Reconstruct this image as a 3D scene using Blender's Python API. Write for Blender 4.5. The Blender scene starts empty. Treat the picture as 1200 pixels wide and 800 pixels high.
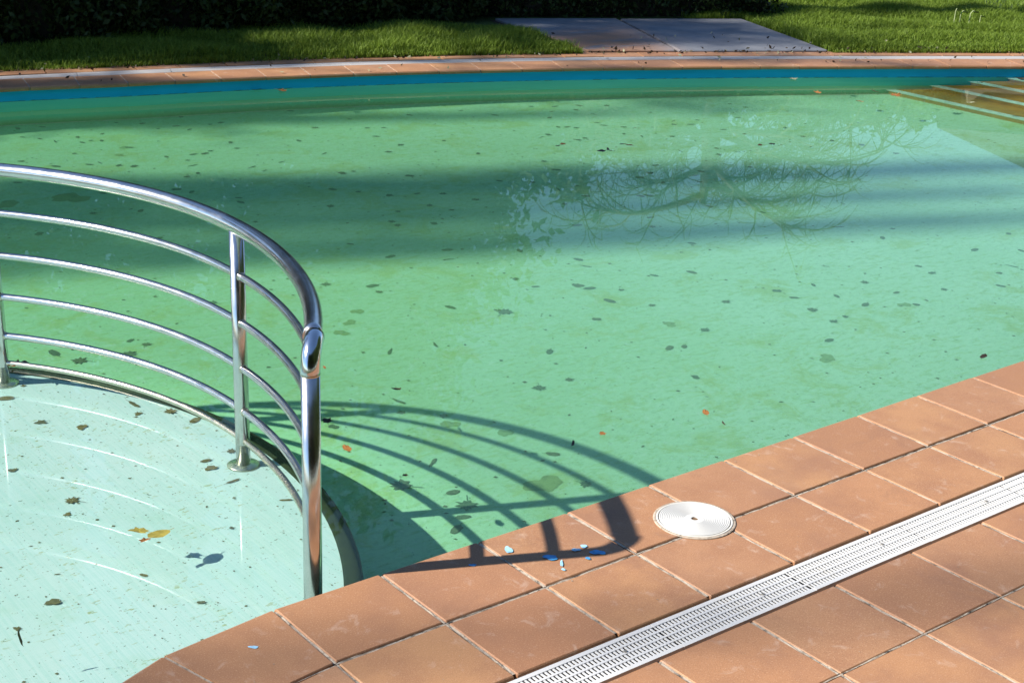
import bpy, bmesh, math, random
import numpy as np
from mathutils import Vector, Matrix

random.seed(7)
rng = np.random.default_rng(7)
PI = math.pi
sc = bpy.context.scene
COL = sc.collection

# ------------------------------------------------------------------ camera
cam = bpy.data.cameras.new('camera')
cam.sensor_width = 36.0
cam.lens = 36.0 * 1753.43 / 1200.0
cam.clip_end = 2000.0
camo = bpy.data.objects.new('camera', cam)
COL.objects.link(camo)
YAW, PITCH, ROLL = 0.674043, 0.354774, 0.036845
fw = Vector((math.sin(YAW) * math.cos(PITCH), math.cos(YAW) * math.cos(PITCH), -math.sin(PITCH)))
rt = Vector((math.cos(YAW), -math.sin(YAW), 0))
up = rt.cross(fw)
r2 = rt * math.cos(ROLL) + up * math.sin(ROLL)
u2 = -rt * math.sin(ROLL) + up * math.cos(ROLL)
M = Matrix((r2, u2, -fw)).transposed().to_4x4()
M.translation = Vector((-1.97816, -3.01891, 2.01541))
camo.matrix_world = M
sc.camera = camo

# ------------------------------------------------------------------ light
SUN_AZ = math.radians(-65.7)      # from +y towards +x
SUN_EL = math.radians(36.5)
world = bpy.data.worlds.new('World')
sc.world = world
world.use_nodes = True
wn = world.node_tree
sky = wn.nodes.new('ShaderNodeTexSky')
sky.sky_type = 'NISHITA'
sky.sun_disc = False
sky.sun_elevation = SUN_EL
sky.sun_rotation = SUN_AZ
sky.air_density = 1.0
sky.dust_density = 0.0
sky.ozone_density = 4.0
wn.links.new(sky.outputs[0], wn.nodes['Background'].inputs[0])
wn.nodes['Background'].inputs[1].default_value = 0.100

sun = bpy.data.lights.new('sun', 'SUN')
sun.energy = 5.0
sun.angle = math.radians(0.8)
sun.color = (1.0, 0.94, 0.84)
sun.cycles.is_caustics_light = True      # lets sunlight refract through the water
suno = bpy.data.objects.new('sun', sun)
COL.objects.link(suno)
sdir = Vector((math.sin(SUN_AZ) * math.cos(SUN_EL), math.cos(SUN_AZ) * math.cos(SUN_EL), math.sin(SUN_EL)))
suno.rotation_euler = sdir.to_track_quat('Z', 'Y').to_euler()
suno.location = sdir * 40

sc.view_settings.view_transform = 'Standard'
sc.view_settings.look = 'None'
sc.view_settings.gamma = 1.0
sc.view_settings.exposure = 0.92
sc.view_settings.use_curve_mapping = False
sc.cycles.max_bounces = 10
sc.cycles.transmission_bounces = 8
sc.cycles.caustics_refractive = True
sc.cycles.caustics_reflective = False
sc.cycles.sample_clamp_indirect = 6.0

# ------------------------------------------------------------------ helpers
def tag(o, label=None, cat=None, group=None, kind=None):
    if label: o['label'] = label
    if cat: o['category'] = cat
    if group: o['group'] = group
    if kind: o['kind'] = kind
    return o

def empty(name, loc=(0, 0, 0), rz=0.0):
    o = bpy.data.objects.new(name, None)
    COL.objects.link(o)
    o.location = loc
    o.rotation_euler = (0, 0, rz)
    o.empty_display_size = 0.2
    return o

def mesh_obj(name, verts, faces, mat, parent=None, smooth=False):
    me = bpy.data.meshes.new(name)
    me.from_pydata([tuple(map(float, v)) for v in verts], [], [tuple(map(int, f)) for f in faces])
    me.update()
    if mat: me.materials.append(mat)
    if smooth: me.polygons.foreach_set('use_smooth', [True] * len(me.polygons))
    o = bpy.data.objects.new(name, me)
    COL.objects.link(o)
    if parent: o.parent = parent
    return o

def bm_obj(name, bm, mat, parent=None, smooth=False):
    me = bpy.data.meshes.new(name)
    bm.to_mesh(me); bm.free()
    if mat: me.materials.append(mat)
    if smooth: me.polygons.foreach_set('use_smooth', [True] * len(me.polygons))
    o = bpy.data.objects.new(name, me)
    COL.objects.link(o)
    if parent: o.parent = parent
    return o

def inst(name, me, parent=None, loc=(0, 0, 0), rot=(0, 0, 0), scale=(1, 1, 1)):
    o = bpy.data.objects.new(name, me)
    COL.objects.link(o)
    o.location = loc; o.rotation_euler = rot; o.scale = scale
    if parent: o.parent = parent
    return o

def fast_mesh(name, verts, quads, mat, parent=None, smooth=False):
    """big meshes: verts (n,3), quads (m,4)"""
    verts = np.asarray(verts, np.float32); quads = np.asarray(quads, np.int32)
    me = bpy.data.meshes.new(name)
    k = quads.shape[1]
    me.vertices.add(len(verts)); me.vertices.foreach_set('co', verts.ravel())
    me.loops.add(quads.size); me.loops.foreach_set('vertex_index', quads.ravel())
    me.polygons.add(len(quads))
    me.polygons.foreach_set('loop_start', np.arange(0, quads.size, k, dtype=np.int32))
    me.polygons.foreach_set('loop_total', np.full(len(quads), k, np.int32))
    if smooth: me.polygons.foreach_set('use_smooth', [True] * len(quads))
    me.update(calc_edges=True); me.validate()
    if mat: me.materials.append(mat)
    o = bpy.data.objects.new(name, me)
    COL.objects.link(o)
    if parent: o.parent = parent
    return o

def tube_data(path, radii, sides=12, cap=True):
    path = [Vector(p) for p in path]
    n = len(path)
    if not hasattr(radii, '__len__'): radii = [radii] * n
    vs, fs = [], []
    t0 = (path[1] - path[0]).normalized()
    ref = Vector((0, 0, 1)) if abs(t0.z) < .9 else Vector((1, 0, 0))
    nrm = t0.cross(ref).normalized()
    for i, p in enumerate(path):
        t = (path[min(i + 1, n - 1)] - path[max(i - 1, 0)]).normalized()
        nrm = (nrm - t * nrm.dot(t)).normalized()
        b = t.cross(nrm)
        for k in range(sides):
            a = 2 * PI * k / sides
            vs.append(p + (nrm * math.cos(a) + b * math.sin(a)) * radii[i])
    for i in range(n - 1):
        for k in range(sides):
            k2 = (k + 1) % sides
            fs.append((i * sides + k, i * sides + k2, (i + 1) * sides + k2, (i + 1) * sides + k))
    if cap:
        fs.append(tuple(range(sides - 1, -1, -1)))
        fs.append(tuple((n - 1) * sides + k for k in range(sides)))
    return vs, fs

def tube(name, path, radii, mat, parent=None, sides=12):
    vs, fs = tube_data(path, radii, sides)
    o = mesh_obj(name, vs, fs, mat, parent)
    me = o.data
    me.polygons.foreach_set('use_smooth', [len(p.vertices) == 4 for p in me.polygons])
    return o

def lathe(name, prof, mat, parent=None, seg=48, smooth=True):
    vs, fs = [], []
    m = len(prof)
    for s in range(seg):
        a = 2 * PI * s / seg
        for r, z in prof: vs.append((r * math.cos(a), r * math.sin(a), z))
    for s in range(seg):
        s2 = (s + 1) % seg
        for i in range(m - 1):
            fs.append((s * m + i, s2 * m + i, s2 * m + i + 1, s * m + i + 1))
    return mesh_obj(name, vs, fs, mat, parent, smooth)

def prism(name, poly, z0, z1, mat, parent=None):
    n = len(poly)
    vs = [(x, y, z0) for x, y in poly] + [(x, y, z1) for x, y in poly]
    fs = [tuple(range(n - 1, -1, -1)), tuple(range(n, 2 * n))]
    for i in range(n):
        j = (i + 1) % n
        fs.append((i, j, n + j, n + i))
    return mesh_obj(name, vs, fs, mat, parent)

def catmull(pts, per=8):
    pts = [np.array(p, float) for p in pts]
    out = []
    for i in range(len(pts) - 1):
        p0 = pts[max(i - 1, 0)]; p1 = pts[i]; p2 = pts[i + 1]; p3 = pts[min(i + 2, len(pts) - 1)]
        for k in range(per):
            t = k / per
            out.append(.5 * ((2 * p1) + (-p0 + p2) * t + (2 * p0 - 5 * p1 + 4 * p2 - p3) * t * t + (-p0 + 3 * p1 - 3 * p2 + p3) * t ** 3))
    out.append(pts[-1])
    return np.array(out)

class Poly:
    """arc-length parametrised polyline; outward normal is to the left of travel"""
    def __init__(s, pts):
        s.p = np.array(pts, float)
        d = np.linalg.norm(np.diff(s.p, axis=0), axis=1)
        s.s = np.concatenate([[0], np.cumsum(d)]); s.L = s.s[-1]
    def at(s, t):
        t = min(max(t, 0), s.L)
        return np.array([np.interp(t, s.s, s.p[:, 0]), np.interp(t, s.s, s.p[:, 1])])
    def nrm(s, t):
        a = s.at(t - .06); b = s.at(t + .06); d = b - a; d /= np.linalg.norm(d)
        return np.array([-d[1], d[0]])
    def off(s, t, o): return s.at(t) + s.nrm(t) * o

# ------------------------------------------------------------------ materials
def new_mat(name):
    m = bpy.data.materials.new(name); m.use_nodes = True
    nt = m.node_tree
    return m, nt, nt.nodes['Principled BSDF']

class NT:
    def __init__(s, nt): s.nt = nt
    def n(s, t, **kw):
        x = s.nt.nodes.new(t)
        for k, v in kw.items(): setattr(x, k, v)
        return x
    def l(s, a, b): s.nt.links.new(a, b)
    def coord(s, kind='Object', scale=(1, 1, 1), rot=(0, 0, 0), loc=(0, 0, 0)):
        c = s.n('ShaderNodeTexCoord'); mp = s.n('ShaderNodeMapping')
        mp.inputs['Scale'].default_value = scale; mp.inputs['Rotation'].default_value = rot; mp.inputs['Location'].default_value = loc
        s.l(c.outputs[kind], mp.inputs[0]); return mp.outputs[0]
    def world(s, scale=(1, 1, 1), rot=(0, 0, 0)):
        c = s.n('ShaderNodeNewGeometry'); mp = s.n('ShaderNodeMapping')
        mp.inputs['Scale'].default_value = scale; mp.inputs['Rotation'].default_value = rot
        s.l(c.outputs['Position'], mp.inputs[0]); return mp.outputs[0]
    def noise(s, vec, scale, detail=4, rough=.55, dist=0.0):
        x = s.n('ShaderNodeTexNoise'); x.inputs['Scale'].default_value = scale; x.inputs['Detail'].default_value = detail
        x.inputs['Roughness'].default_value = rough; x.inputs['Distortion'].default_value = dist
        s.l(vec, x.inputs['Vector']); return x.outputs['Fac']
    def ramp(s, fac, stops):
        x = s.n('ShaderNodeValToRGB'); e = x.color_ramp.elements
        e[0].position = stops[0][0]; e[0].color = (*stops[0][1], 1)
        e[1].position = stops[-1][0]; e[1].color = (*stops[-1][1], 1)
        for p, c in stops[1:-1]:
            q = e.new(p); q.color = (*c, 1)
        s.l(fac, x.inputs[0]); return x.outputs[0]
    def sm(s, fac, a, b):
        x = s.n('ShaderNodeMapRange'); x.interpolation_type = 'SMOOTHSTEP'
        x.inputs['From Min'].default_value = a; x.inputs['From Max'].default_value = b
        s.l(fac, x.inputs['Value']); return x.outputs[0]
    def mix(s, fac, a, b, mode='MIX'):
        x = s.n('ShaderNodeMix'); x.data_type = 'RGBA'; x.blend_type = mode
        for sock, v in ((x.inputs['Factor'], fac), (x.inputs['A'], a), (x.inputs['B'], b)):
            if isinstance(v, (int, float)): sock.default_value = v
            elif isinstance(v, tuple): sock.default_value = (*v, 1)
            else: s.l(v, sock)
        return x.outputs['Result']
    def math(s, op, a, b=0.0):
        x = s.n('ShaderNodeMath'); x.operation = op
        for sock, v in ((x.inputs[0], a), (x.inputs[1], b)):
            if isinstance(v, (int, float)): sock.default_value = v
            else: s.l(v, sock)
        return x.outputs[0]
    def bump(s, h, strength=.3, dist=.01):
        x = s.n('ShaderNodeBump'); x.inputs['Strength'].default_value = strength; x.inputs['Distance'].default_value = dist
        s.l(h, x.inputs['Height']); return x.outputs[0]
    def rand(s):
        return s.n('ShaderNodeObjectInfo').outputs['Random']

def simple(name, c, rough=.7, metal=0.0, var=0.0, scale=20, spec=None):
    m, nt, b = new_mat(name); N = NT(nt)
    b.inputs['Base Color'].default_value = (*c, 1)
    b.inputs['Roughness'].default_value = rough; b.inputs['Metallic'].default_value = metal
    if spec is not None: b.inputs['Specular IOR Level'].default_value = spec
    if var:
        f = N.noise(N.coord(), scale, 5)
        d = tuple(x * (1 - var) for x in c); l = tuple(min(1, x * (1 + var)) for x in c)
        N.l(N.ramp(f, [(.3, d), (.7, l)]), b.inputs['Base Color'])
    return m

def terracotta(name, dull=0.0):
    hs = 0
    m, nt, b = new_mat(name); N = NT(nt)
    w = N.world()
    r = N.rand()
    base = N.ramp(r, [(0, (.345, .172, .088)), (.2, (.425, .212, .106)), (.42, (.375, .198, .106)), (.6, (.445, .234, .112)), (.8, (.385, .186, .096)), (1, (.42, .238, .132))])
    n1 = N.noise(w, 5.5, 5, .6)
    c = N.mix(N.sm(n1, .35, .75), base, (.335, .165, .088))
    n2 = N.noise(w, 420, 2, .6)                       # fine firing speckle
    c = N.mix(N.math('MULTIPLY', N.sm(n2, .50, .70), .50), c, (.17, .085, .045))
    n3 = N.noise(w, 250, 2, .6)
    c = N.mix(N.math('MULTIPLY', N.sm(n3, .54, .70), .45), c, (.60, .37, .22))
    n4 = N.noise(w, 14, 6, .7, .6)                    # lime bloom and scuffs
    c = N.mix(N.math('MULTIPLY', N.sm(n4, .56, .74), .50), c, (.58, .43, .34))
    n6 = N.noise(w, 3.3, 7, .75, 1.2)
    c = N.mix(N.math('MULTIPLY', N.sm(n6, .56, .66), .25), c, (.235, .125, .078))
    n5 = N.noise(w, 2.1, 4, .6)
    c = N.mix(N.math('MULTIPLY', N.sm(n5, .50, .72), .40 + dull), c, (.24, .125, .085))
    N.l(c, b.inputs['Base Color'])
    b.inputs['Roughness'].default_value = .58
    b.inputs['Specular IOR Level'].default_value = .35
    N.l(N.bump(N.math('ADD', N.noise(w, 300, 3), N.math('MULTIPLY', N.noise(w, 25, 3), 1.5)), .18, .002), b.inputs['Normal'])
    return m

def grout_mat(name, light, dark):
    m, nt, b = new_mat(name); N = NT(nt); w = N.world()
    f = N.noise(w, 38, 6, .7, .5)
    c = N.ramp(f, [(.36, dark), (.50, light), (.75, tuple(min(1, x * 1.15) for x in light))])
    N.l(c, b.inputs['Base Color']); b.inputs['Roughness'].default_value = .9
    N.l(N.bump(N.noise(w, 120, 5, .7), .8, .004), b.inputs['Normal'])
    return m

def pool_floor_mat():
    m, nt, b = new_mat('algae_pool_floor'); N = NT(nt)
    w = N.world(); ws = N.world((1, 1, 1), (0, 0, .5))
    c = N.ramp(N.noise(w, .55, 4, .6), [(.35, (.39, .80, .48)), (.65, (.45, .87, .59))])
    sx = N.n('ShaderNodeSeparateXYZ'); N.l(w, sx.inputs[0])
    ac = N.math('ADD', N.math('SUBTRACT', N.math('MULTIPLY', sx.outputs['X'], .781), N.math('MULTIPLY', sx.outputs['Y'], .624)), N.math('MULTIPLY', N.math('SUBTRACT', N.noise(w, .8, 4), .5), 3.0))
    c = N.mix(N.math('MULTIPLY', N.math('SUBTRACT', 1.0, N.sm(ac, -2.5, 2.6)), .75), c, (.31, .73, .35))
    st = N.noise(N.world((14, 34, 14), (0, 0, .42)), 1.0, 4, .65, .4)      # combed algae film
    c = N.mix(N.math('MULTIPLY', N.sm(st, .48, .70), .55), c, (.28, .60, .20))
    p = N.noise(w, 3.1, 6, .72, .5)
    c = N.mix(N.math('MULTIPLY', N.sm(p, .50, .66), .62), c, (.32, .60, .17))
    fine = N.noise(w, 42, 4, .7)
    c = N.mix(N.math('MULTIPLY', N.sm(fine, .48, .70), .34), c, (.20, .50, .27))
    lt = N.noise(w, 26, 3, .6)
    c = N.mix(N.math('MULTIPLY', N.sm(lt, .55, .70), .32), c, (.50, .85, .66))
    sp = N.noise(w, 75, 2, .5)
    c = N.mix(N.math('MULTIPLY', N.sm(sp, .68, .73), .7), c, (.06, .17, .07))
    N.l(c, b.inputs['Base Color']); b.inputs['Roughness'].default_value = .9; b.inputs['Specular IOR Level'].default_value = .1
    return m

def wading_floor_mat():
    m, nt, b = new_mat('wading_pool_liner'); N = NT(nt)
    w = N.world()
    c = N.ramp(N.noise(w, 1.3, 4, .6), [(.35, (.61, .845, .81)), (.65, (.69, .88, .86))])
    ln = N.noise(N.world((150, 3.2, 1), (0, 0, .12)), 1.0, 3, .6)
    ln2 = N.noise(N.world((5, 190, 1), (0, 0, -.2)), 1.0, 2, .6)
    c = N.mix(N.math('MULTIPLY', N.sm(ln, .45, .62), .38), c, (.46, .77, .72))
    c = N.mix(N.math('MULTIPLY', N.sm(ln2, .52, .66), .16), c, (.85, .97, .94))
    al = N.noise(N.world((26, 55, 26), (0, 0, .60)), 1.0, 4, .65)
    msk = N.sm(N.noise(w, 2.2, 3, .6), .36, .60)
    c = N.mix(N.math('MULTIPLY', N.math('MULTIPLY', N.sm(al, .60, .68), msk), .8), c, (.36, .42, .13))
    sp = N.noise(w, 95, 2, .5)
    c = N.mix(N.math('MULTIPLY', N.sm(sp, .675, .72), .75), c, (.12, .20, .12))
    film = N.noise(w, 3.7, 5, .7)
    c = N.mix(N.math('MULTIPLY', N.sm(film, .52, .75), .30), c, (.40, .68, .48))
    N.l(c, b.inputs['Base Color']); b.inputs['Roughness'].default_value = .85; b.inputs['Specular IOR Level'].default_value = .1
    return m

def wall_mat():
    """blue liner above the waterline, algae coat below it, silt at the foot"""
    m, nt, b = new_mat('pool_wall_liner'); N = NT(nt)
    g = N.n('ShaderNodeNewGeometry'); sx = N.n('ShaderNodeSeparateXYZ'); N.l(g.outputs['Position'], sx.inputs[0])
    jit = N.math('MULTIPLY', N.math('SUBTRACT', N.noise(N.world((30, 30, 2)), 1.0, 4), .5), .008)
    z = N.math('ADD', sx.outputs['Z'], jit)
    blue = N.ramp(N.noise(N.world((3, 3, 20)), 1.0, 3), [(.3, (.003, .36, .74)), (.7, (.006, .42, .84))])
    green = N.ramp(N.noise(N.world((2, 2, 6)), 1.0, 5), [(.3, (.055, .64, .46)), (.7, (.095, .72, .53))])
    c = N.mix(N.sm(z, -.108, -.100), green, blue)
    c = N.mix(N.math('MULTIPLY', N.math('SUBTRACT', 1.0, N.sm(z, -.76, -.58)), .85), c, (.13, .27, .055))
    sc_ = N.math('MULTIPLY', N.math('SUBTRACT', 1.0, N.sm(N.math('ABSOLUTE', N.math('ADD', z, .101)), .0, .006)), N.sm(N.noise(N.world((16, 16, 4)), 1.0, 4), .42, .55))
    c = N.mix(sc_, c, (.02, .035, .02))
    N.l(c, b.inputs['Base Color']); b.inputs['Roughness'].default_value = .6; b.inputs['Specular IOR Level'].default_value = .2
    return m

def steel_mat(name, rough=.17, c=(.74, .73, .72), scr=.12):
    m, nt, b = new_mat(name); N = NT(nt)
    b.inputs['Metallic'].default_value = 1.0
    w = N.world()
    f = N.noise(w, 22, 5, .6)
    N.l(N.ramp(f, [(.3, tuple(x * .88 for x in c)), (.7, c)]), b.inputs['Base Color'])
    s1 = N.noise(N.coord('Object', (1, 1, 1)), 14, 4, .6)
    mr = N.n('ShaderNodeMapRange'); mr.inputs['To Min'].default_value = rough; mr.inputs['To Max'].default_value = rough + scr
    mr.inputs['From Min'].default_value = .35; mr.inputs['From Max'].default_value = .75
    N.l(s1, mr.inputs['Value']); N.l(mr.outputs[0], b.inputs['Roughness'])
    return m

def leaf_mat(name, a, bcol, rough=.6, trans=0.0):
    m, nt, b = new_mat(name); N = NT(nt)
    r = N.rand()
    c = N.mix(r, a, bcol)
    f = N.noise(N.coord('Object', (1, 1, 1)), 3.5, 4, .6)
    c = N.mix(N.math('MULTIPLY', N.sm(f, .45, .7), .5), c, tuple(x * .45 for x in a))
    N.l(c, b.inputs['Base Color']); b.inputs['Roughness'].default_value = rough
    b.inputs['Specular IOR Level'].default_value = .25
    if trans:
        t = N.n('ShaderNodeBsdfTranslucent'); N.l(c, t.inputs['Color'])
        mx = N.n('ShaderNodeMixShader'); mx.inputs[0].default_value = trans
        N.l(b.outputs[0], mx.inputs[1]); N.l(t.outputs[0], mx.inputs[2])
        N.l(mx.outputs[0], nt.nodes['Material Output'].inputs[0])
    return m

def foliage_mat(name, stops, trans=.25, scale=9):
    m, nt, b = new_mat(name); N = NT(nt)
    w = N.world()
    f = N.noise(w, scale, 3, .7)
    c = N.ramp(f, stops)
    N.l(c, b.inputs['Base Color']); b.inputs['Roughness'].default_value = .55; b.inputs['Specular IOR Level'].default_value = .2
    t = N.n('ShaderNodeBsdfTranslucent'); N.l(c, t.inputs['Color'])
    mx = N.n('ShaderNodeMixShader'); mx.inputs[0].default_value = trans
    N.l(b.outputs[0], mx.inputs[1]); N.l(t.outputs[0], mx.inputs[2])
    N.l(mx.outputs[0], nt.nodes['Material Output'].inputs[0])
    return m

def water_mat(name, turb):
    m = bpy.data.materials.new(name); m.use_nodes = True; nt = m.node_tree
    nt.nodes.remove(nt.nodes['Principled BSDF'])
    g = nt.nodes.new('ShaderNodeBsdfGlass')
    g.inputs['Color'].default_value = (.93, 1.0, .965, 1)
    g.inputs['Roughness'].default_value = 0.0
    g.inputs['IOR'].default_value = 1.333
    tr = nt.nodes.new('ShaderNodeBsdfTranslucent')        # suspended algae: part of the light is scattered on its way through
    tr.inputs['Color'].default_value = (.80, .97, .84, 1)
    mx = nt.nodes.new('ShaderNodeMixShader'); mx.inputs[0].default_value = turb
    N = NT(nt); w = N.world(); sx = N.n('ShaderNodeSeparateXYZ'); N.l(w, sx.inputs[0])      # little algae over the shallow wading pool and the steps
    d2 = N.math('SQRT', N.math('ADD', N.math('POWER', N.math('ADD', sx.outputs['X'], 1.434), 2.0), N.math('POWER', N.math('SUBTRACT', sx.outputs['Y'], 1.18), 2.0)))
    f = N.math('MULTIPLY', N.sm(d2, 1.68, 2.25), N.math('SUBTRACT', 1.0, N.sm(sx.outputs['X'], 7.2, 8.1)))
    N.l(N.math('ADD', .025, N.math('MULTIPLY', f, turb - .025)), mx.inputs[0])
    nt.links.new(g.outputs[0], mx.inputs[1]); nt.links.new(tr.outputs[0], mx.inputs[2])
    nt.links.new(mx.outputs[0], nt.nodes['Material Output'].inputs[0])
    return m

def slab_mat():
    m, nt, b = new_mat('weathered_stone_slab'); N = NT(nt); w = N.world()
    c = N.ramp(N.noise(w, 3.0, 6, .65), [(.3, (.13, .14, .165)), (.7, (.23, .235, .255))])
    sx = N.n('ShaderNodeSeparateXYZ'); N.l(w, sx.inputs[0])
    k = N.math('SUBTRACT', sx.outputs['X'], N.math('MULTIPLY', sx.outputs['Y'], .472))
    rs = N.math('MULTIPLY', N.sm(N.noise(N.world((1, 3, 1), (0, 0, .5)), 1.6, 5, .7), .30, .50), N.math('MULTIPLY', N.math('SUBTRACT', 1.0, N.sm(k, 3.55, 4.25)), N.math('SUBTRACT', 1.0, N.sm(sx.outputs['Y'], 6.7, 7.4))))
    c = N.mix(N.math('MULTIPLY', rs, .85), c, (.34, .17, .085))
    N.l(c, b.inputs['Base Color']); b.inputs['Roughness'].default_value = .75
    N.l(N.bump(N.noise(w, 60, 5, .7), .4, .004), b.inputs['Normal'])
    return m

def lawn_mat():
    m, nt, b = new_mat('lawn_soil_and_turf'); N = NT(nt); w = N.world()
    c = N.ramp(N.noise(w, 4, 5, .65), [(.3, (.030, .045, .012)), (.55, (.06, .11, .02)), (.8, (.09, .15, .03))])
    N.l(c, b.inputs['Base Color']); b.inputs['Roughness'].default_value = .9
    N.l(N.bump(N.noise(w, 60, 4, .7), .8, .03), b.inputs['Normal'])
    return m

def white_plastic(name, c=(.82, .82, .80), dirt=.35):
    m, nt, b = new_mat(name); N = NT(nt); w = N.world()
    f = N.noise(w, 11, 6, .7, .4)
    col = N.mix(N.math('MULTIPLY', N.sm(f, .52, .75), dirt), c, (.50, .46, .38))
    g = N.noise(w, 130, 3, .6)
    col = N.mix(N.math('MULTIPLY', N.sm(g, .62, .75), dirt), col, (.38, .35, .30))
    N.l(col, b.inputs['Base Color']); b.inputs['Roughness'].default_value = .62; b.inputs['Specular IOR Level'].default_value = .3
    return m

M_TILE = terracotta('terracotta_tile')
M_GROUT = grout_mat('cream_grout', (.42, .35, .28), (.14, .115, .09))
M_GROUT_D = grout_mat('worn_grout', (.42, .36, .29), (.035, .030, .026))
M_BED = simple('dark_mortar_bed', (.035, .030, .026), .95, var=.4, scale=30)
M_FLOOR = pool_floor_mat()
M_WADE = wading_floor_mat()
M_WALL = wall_mat()
M_WATER = water_mat('green_pool_water', .22)
M_STEEL = steel_mat('brushed_stainless_steel', .17, (.68, .66, .65), .10)
M_STEEL2 = steel_mat('polished_stainless_steel', .13, (.70, .71, .74), .08)
M_STEEL3 = steel_mat('stained_stainless_steel', .20, (.66, .60, .47), .15)
M_RIM = None
M_WHITE = white_plastic('white_plastic', (.56, .555, .54), .3)
M_GRATE = white_plastic('grate_plastic', (.60, .60, .60), .35)
M_LAWN = lawn_mat()
M_SLAB = slab_mat()
M_BARK = simple('bark', (.10, .085, .06), .9, var=.5, scale=14)
M_BARKG = simple('lichened_bark', (.20, .19, .12), .9, var=.4, scale=14)

# ------------------------------------------------------------------ pool outline (deck level 0, water -0.10)
ZW, ZF, ZK = -0.10, -0.80, -0.29
far_ctrl = [(-3.0, -1.0), (-3.6, .5), (-3.85, 2.4), (-3.6, 4.2), (-2.9, 5.6), (-1.9, 6.5), (-.8, 6.95), (.4, 7.07), (1.5, 6.95), (2.33, 6.74), (3.22, 6.54),
            (4.15, 6.27), (5.12, 5.93), (6.4, 5.40), (7.68, 4.79), (9.02, 4.12), (10.3, 3.48)]
FAR = Poly(catmull(far_ctrl, 10))
FAN_C = np.array([-.33, -1.35]); FAN_R = 1.35; DTH = .245
arc = [FAN_C + FAN_R * np.array([-math.sin(k * DTH / 4), math.cos(k * DTH / 4)]) for k in range(0, 17)]
td = np.array([-math.cos(4 * DTH), -math.sin(4 * DTH)])
near_edge = [np.array([10.3, 0.0]), np.array([-.33, 0.0])] + arc[1:] + [arc[-1] + td * .9]
FARP = FAR.p
outline = [tuple(p) for p in near_edge] + [tuple(p) for p in FARP]       # closed loop: near edge leftwards, then round the far side
# ---- pool floor
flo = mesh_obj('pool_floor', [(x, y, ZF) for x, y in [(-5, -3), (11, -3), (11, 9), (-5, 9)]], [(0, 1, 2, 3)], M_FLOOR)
tag(flo, 'pale green algae covered floor of the main pool', kind='structure')
# ---- pool wall under the far coping (and round the left end)
OV = .025
wv, wf = [], []
zs = [-.028, -.06, -.10, -.2, -.4, -.6, -.7, -.80]
ts = np.linspace(0, FAR.L, 170)
for t in ts:
    p = FAR.off(t, OV)
    for z in zs: wv.append((p[0], p[1], z))
m_ = len(zs)
for i in range(len(ts) - 1):
    for k in range(m_ - 1):
        wf.append((i * m_ + k, (i + 1) * m_ + k, (i + 1) * m_ + k + 1, i * m_ + k + 1))
wall = mesh_obj('pool_wall', wv, wf, M_WALL, smooth=True)
tag(wall, 'curved blue pool wall with green algae below the waterline', kind='structure')
bead = [(*FAR.off(t, OV - .010), -.790) for t in ts]
tube('seam', bead, .007, simple('pale_seam', (.55, .62, .40), .8, var=.3), wall, 6)
bv = []; bf = []
for t in ts:
    p = FAR.off(t, OV); q = FAR.off(t, 1.2)
    bv += [(p[0], p[1], -.03), (q[0], q[1], -.06)]
for i in range(len(ts) - 1): bf.append((2 * i, 2 * i + 2, 2 * i + 3, 2 * i + 1))
bed = mesh_obj('mortar_bed', bv, bf, M_BED, wall)

# ---- far coping: tiles one by one, a drain strip behind, and a narrow back row
cop = empty('far_coping', (0, 0, 0)); tag(cop, 'curved terracotta coping along the far side of the pool', kind='structure')
M_COP = terracotta('far_terracotta', .15)
def wedge(name, t0, t1, o0, o1, z0, z1, mat, parent, nose=False, dz=0.0):
    a0, a1 = FAR.off(t0, o0), FAR.off(t1, o0); b0, b1 = FAR.off(t0, o1), FAR.off(t1, o1)
    rows = []
    if nose:
        r = .013
        f = lambda o, z: rows.append((o, z))
        f(.016, z0); f(.003, z0 + .002); f(0, z0 + .010); f(0, z1 - r); f(.004, z1 - .004); f(r, z1)
        f(o1 - .003, z1); f(o1, z1 - .003); f(o1, z0)
    else:
        rows = [(o0, z0), (o0, z1 - .003), (o0 + .003, z1), (o1 - .003, z1), (o1, z1 - .003), (o1, z0)]
    vs = []
    for o, z in rows:
        p, q = FAR.off(t0, o), FAR.off(t1, o)
        vs += [(p[0], p[1], z + dz), (q[0], q[1], z + dz)]
    n = len(rows); fs = []
    for i in range(n):
        j = (i + 1) % n
        fs.append((2 * i, 2 * i + 1, 2 * j + 1, 2 * j))
    fs.append(tuple(2 * i for i in range(n - 1, -1, -1))); fs.append(tuple(2 * i + 1 for i in range(n)))
    return mesh_obj(name, vs, fs, mat, parent)
t_ref = FAR.s[np.argmin(np.linalg.norm(FAR.p - np.array([2.306, 6.74]), axis=1))]
T0 = FAR.s[np.argmin(np.linalg.norm(FAR.p - np.array([.2, 7.07]), axis=1))]
t = t_ref
while t > T0: t -= .328
starts = []
while t + .328 < FAR.L - .02:
    starts.append(t); t += .328
for t in starts:
    dz = random.uniform(-.0012, .0012)
    wedge('coping_tile', t + .005, t + .323, 0, .312, -.030, 0.0, M_COP, cop, True, dz)
    gq = wedge('grout', t - .005, t + .005, .012, .312, -.029, -.0035, M_GROUT, cop)
for t in starts:
    wedge('back_tile', t + .17, t + .488, .475, .66, -.040, .001, M_COP, cop, False, random.uniform(-.003, .001))
M_STRIP = white_plastic('weathered_drain', (.40, .385, .38), .6)
lt = np.arange(starts[0], starts[-1], 1.0)
# drain strip behind the coping tiles
for k, t in enumerate(lt):
    g = empty('drain_section') if False else None
    t1 = min(t + .996, FAR.L)
    wedge('drain_strip', t, t1, .322, .462, -.04, -.002, M_STRIP, cop)
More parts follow.
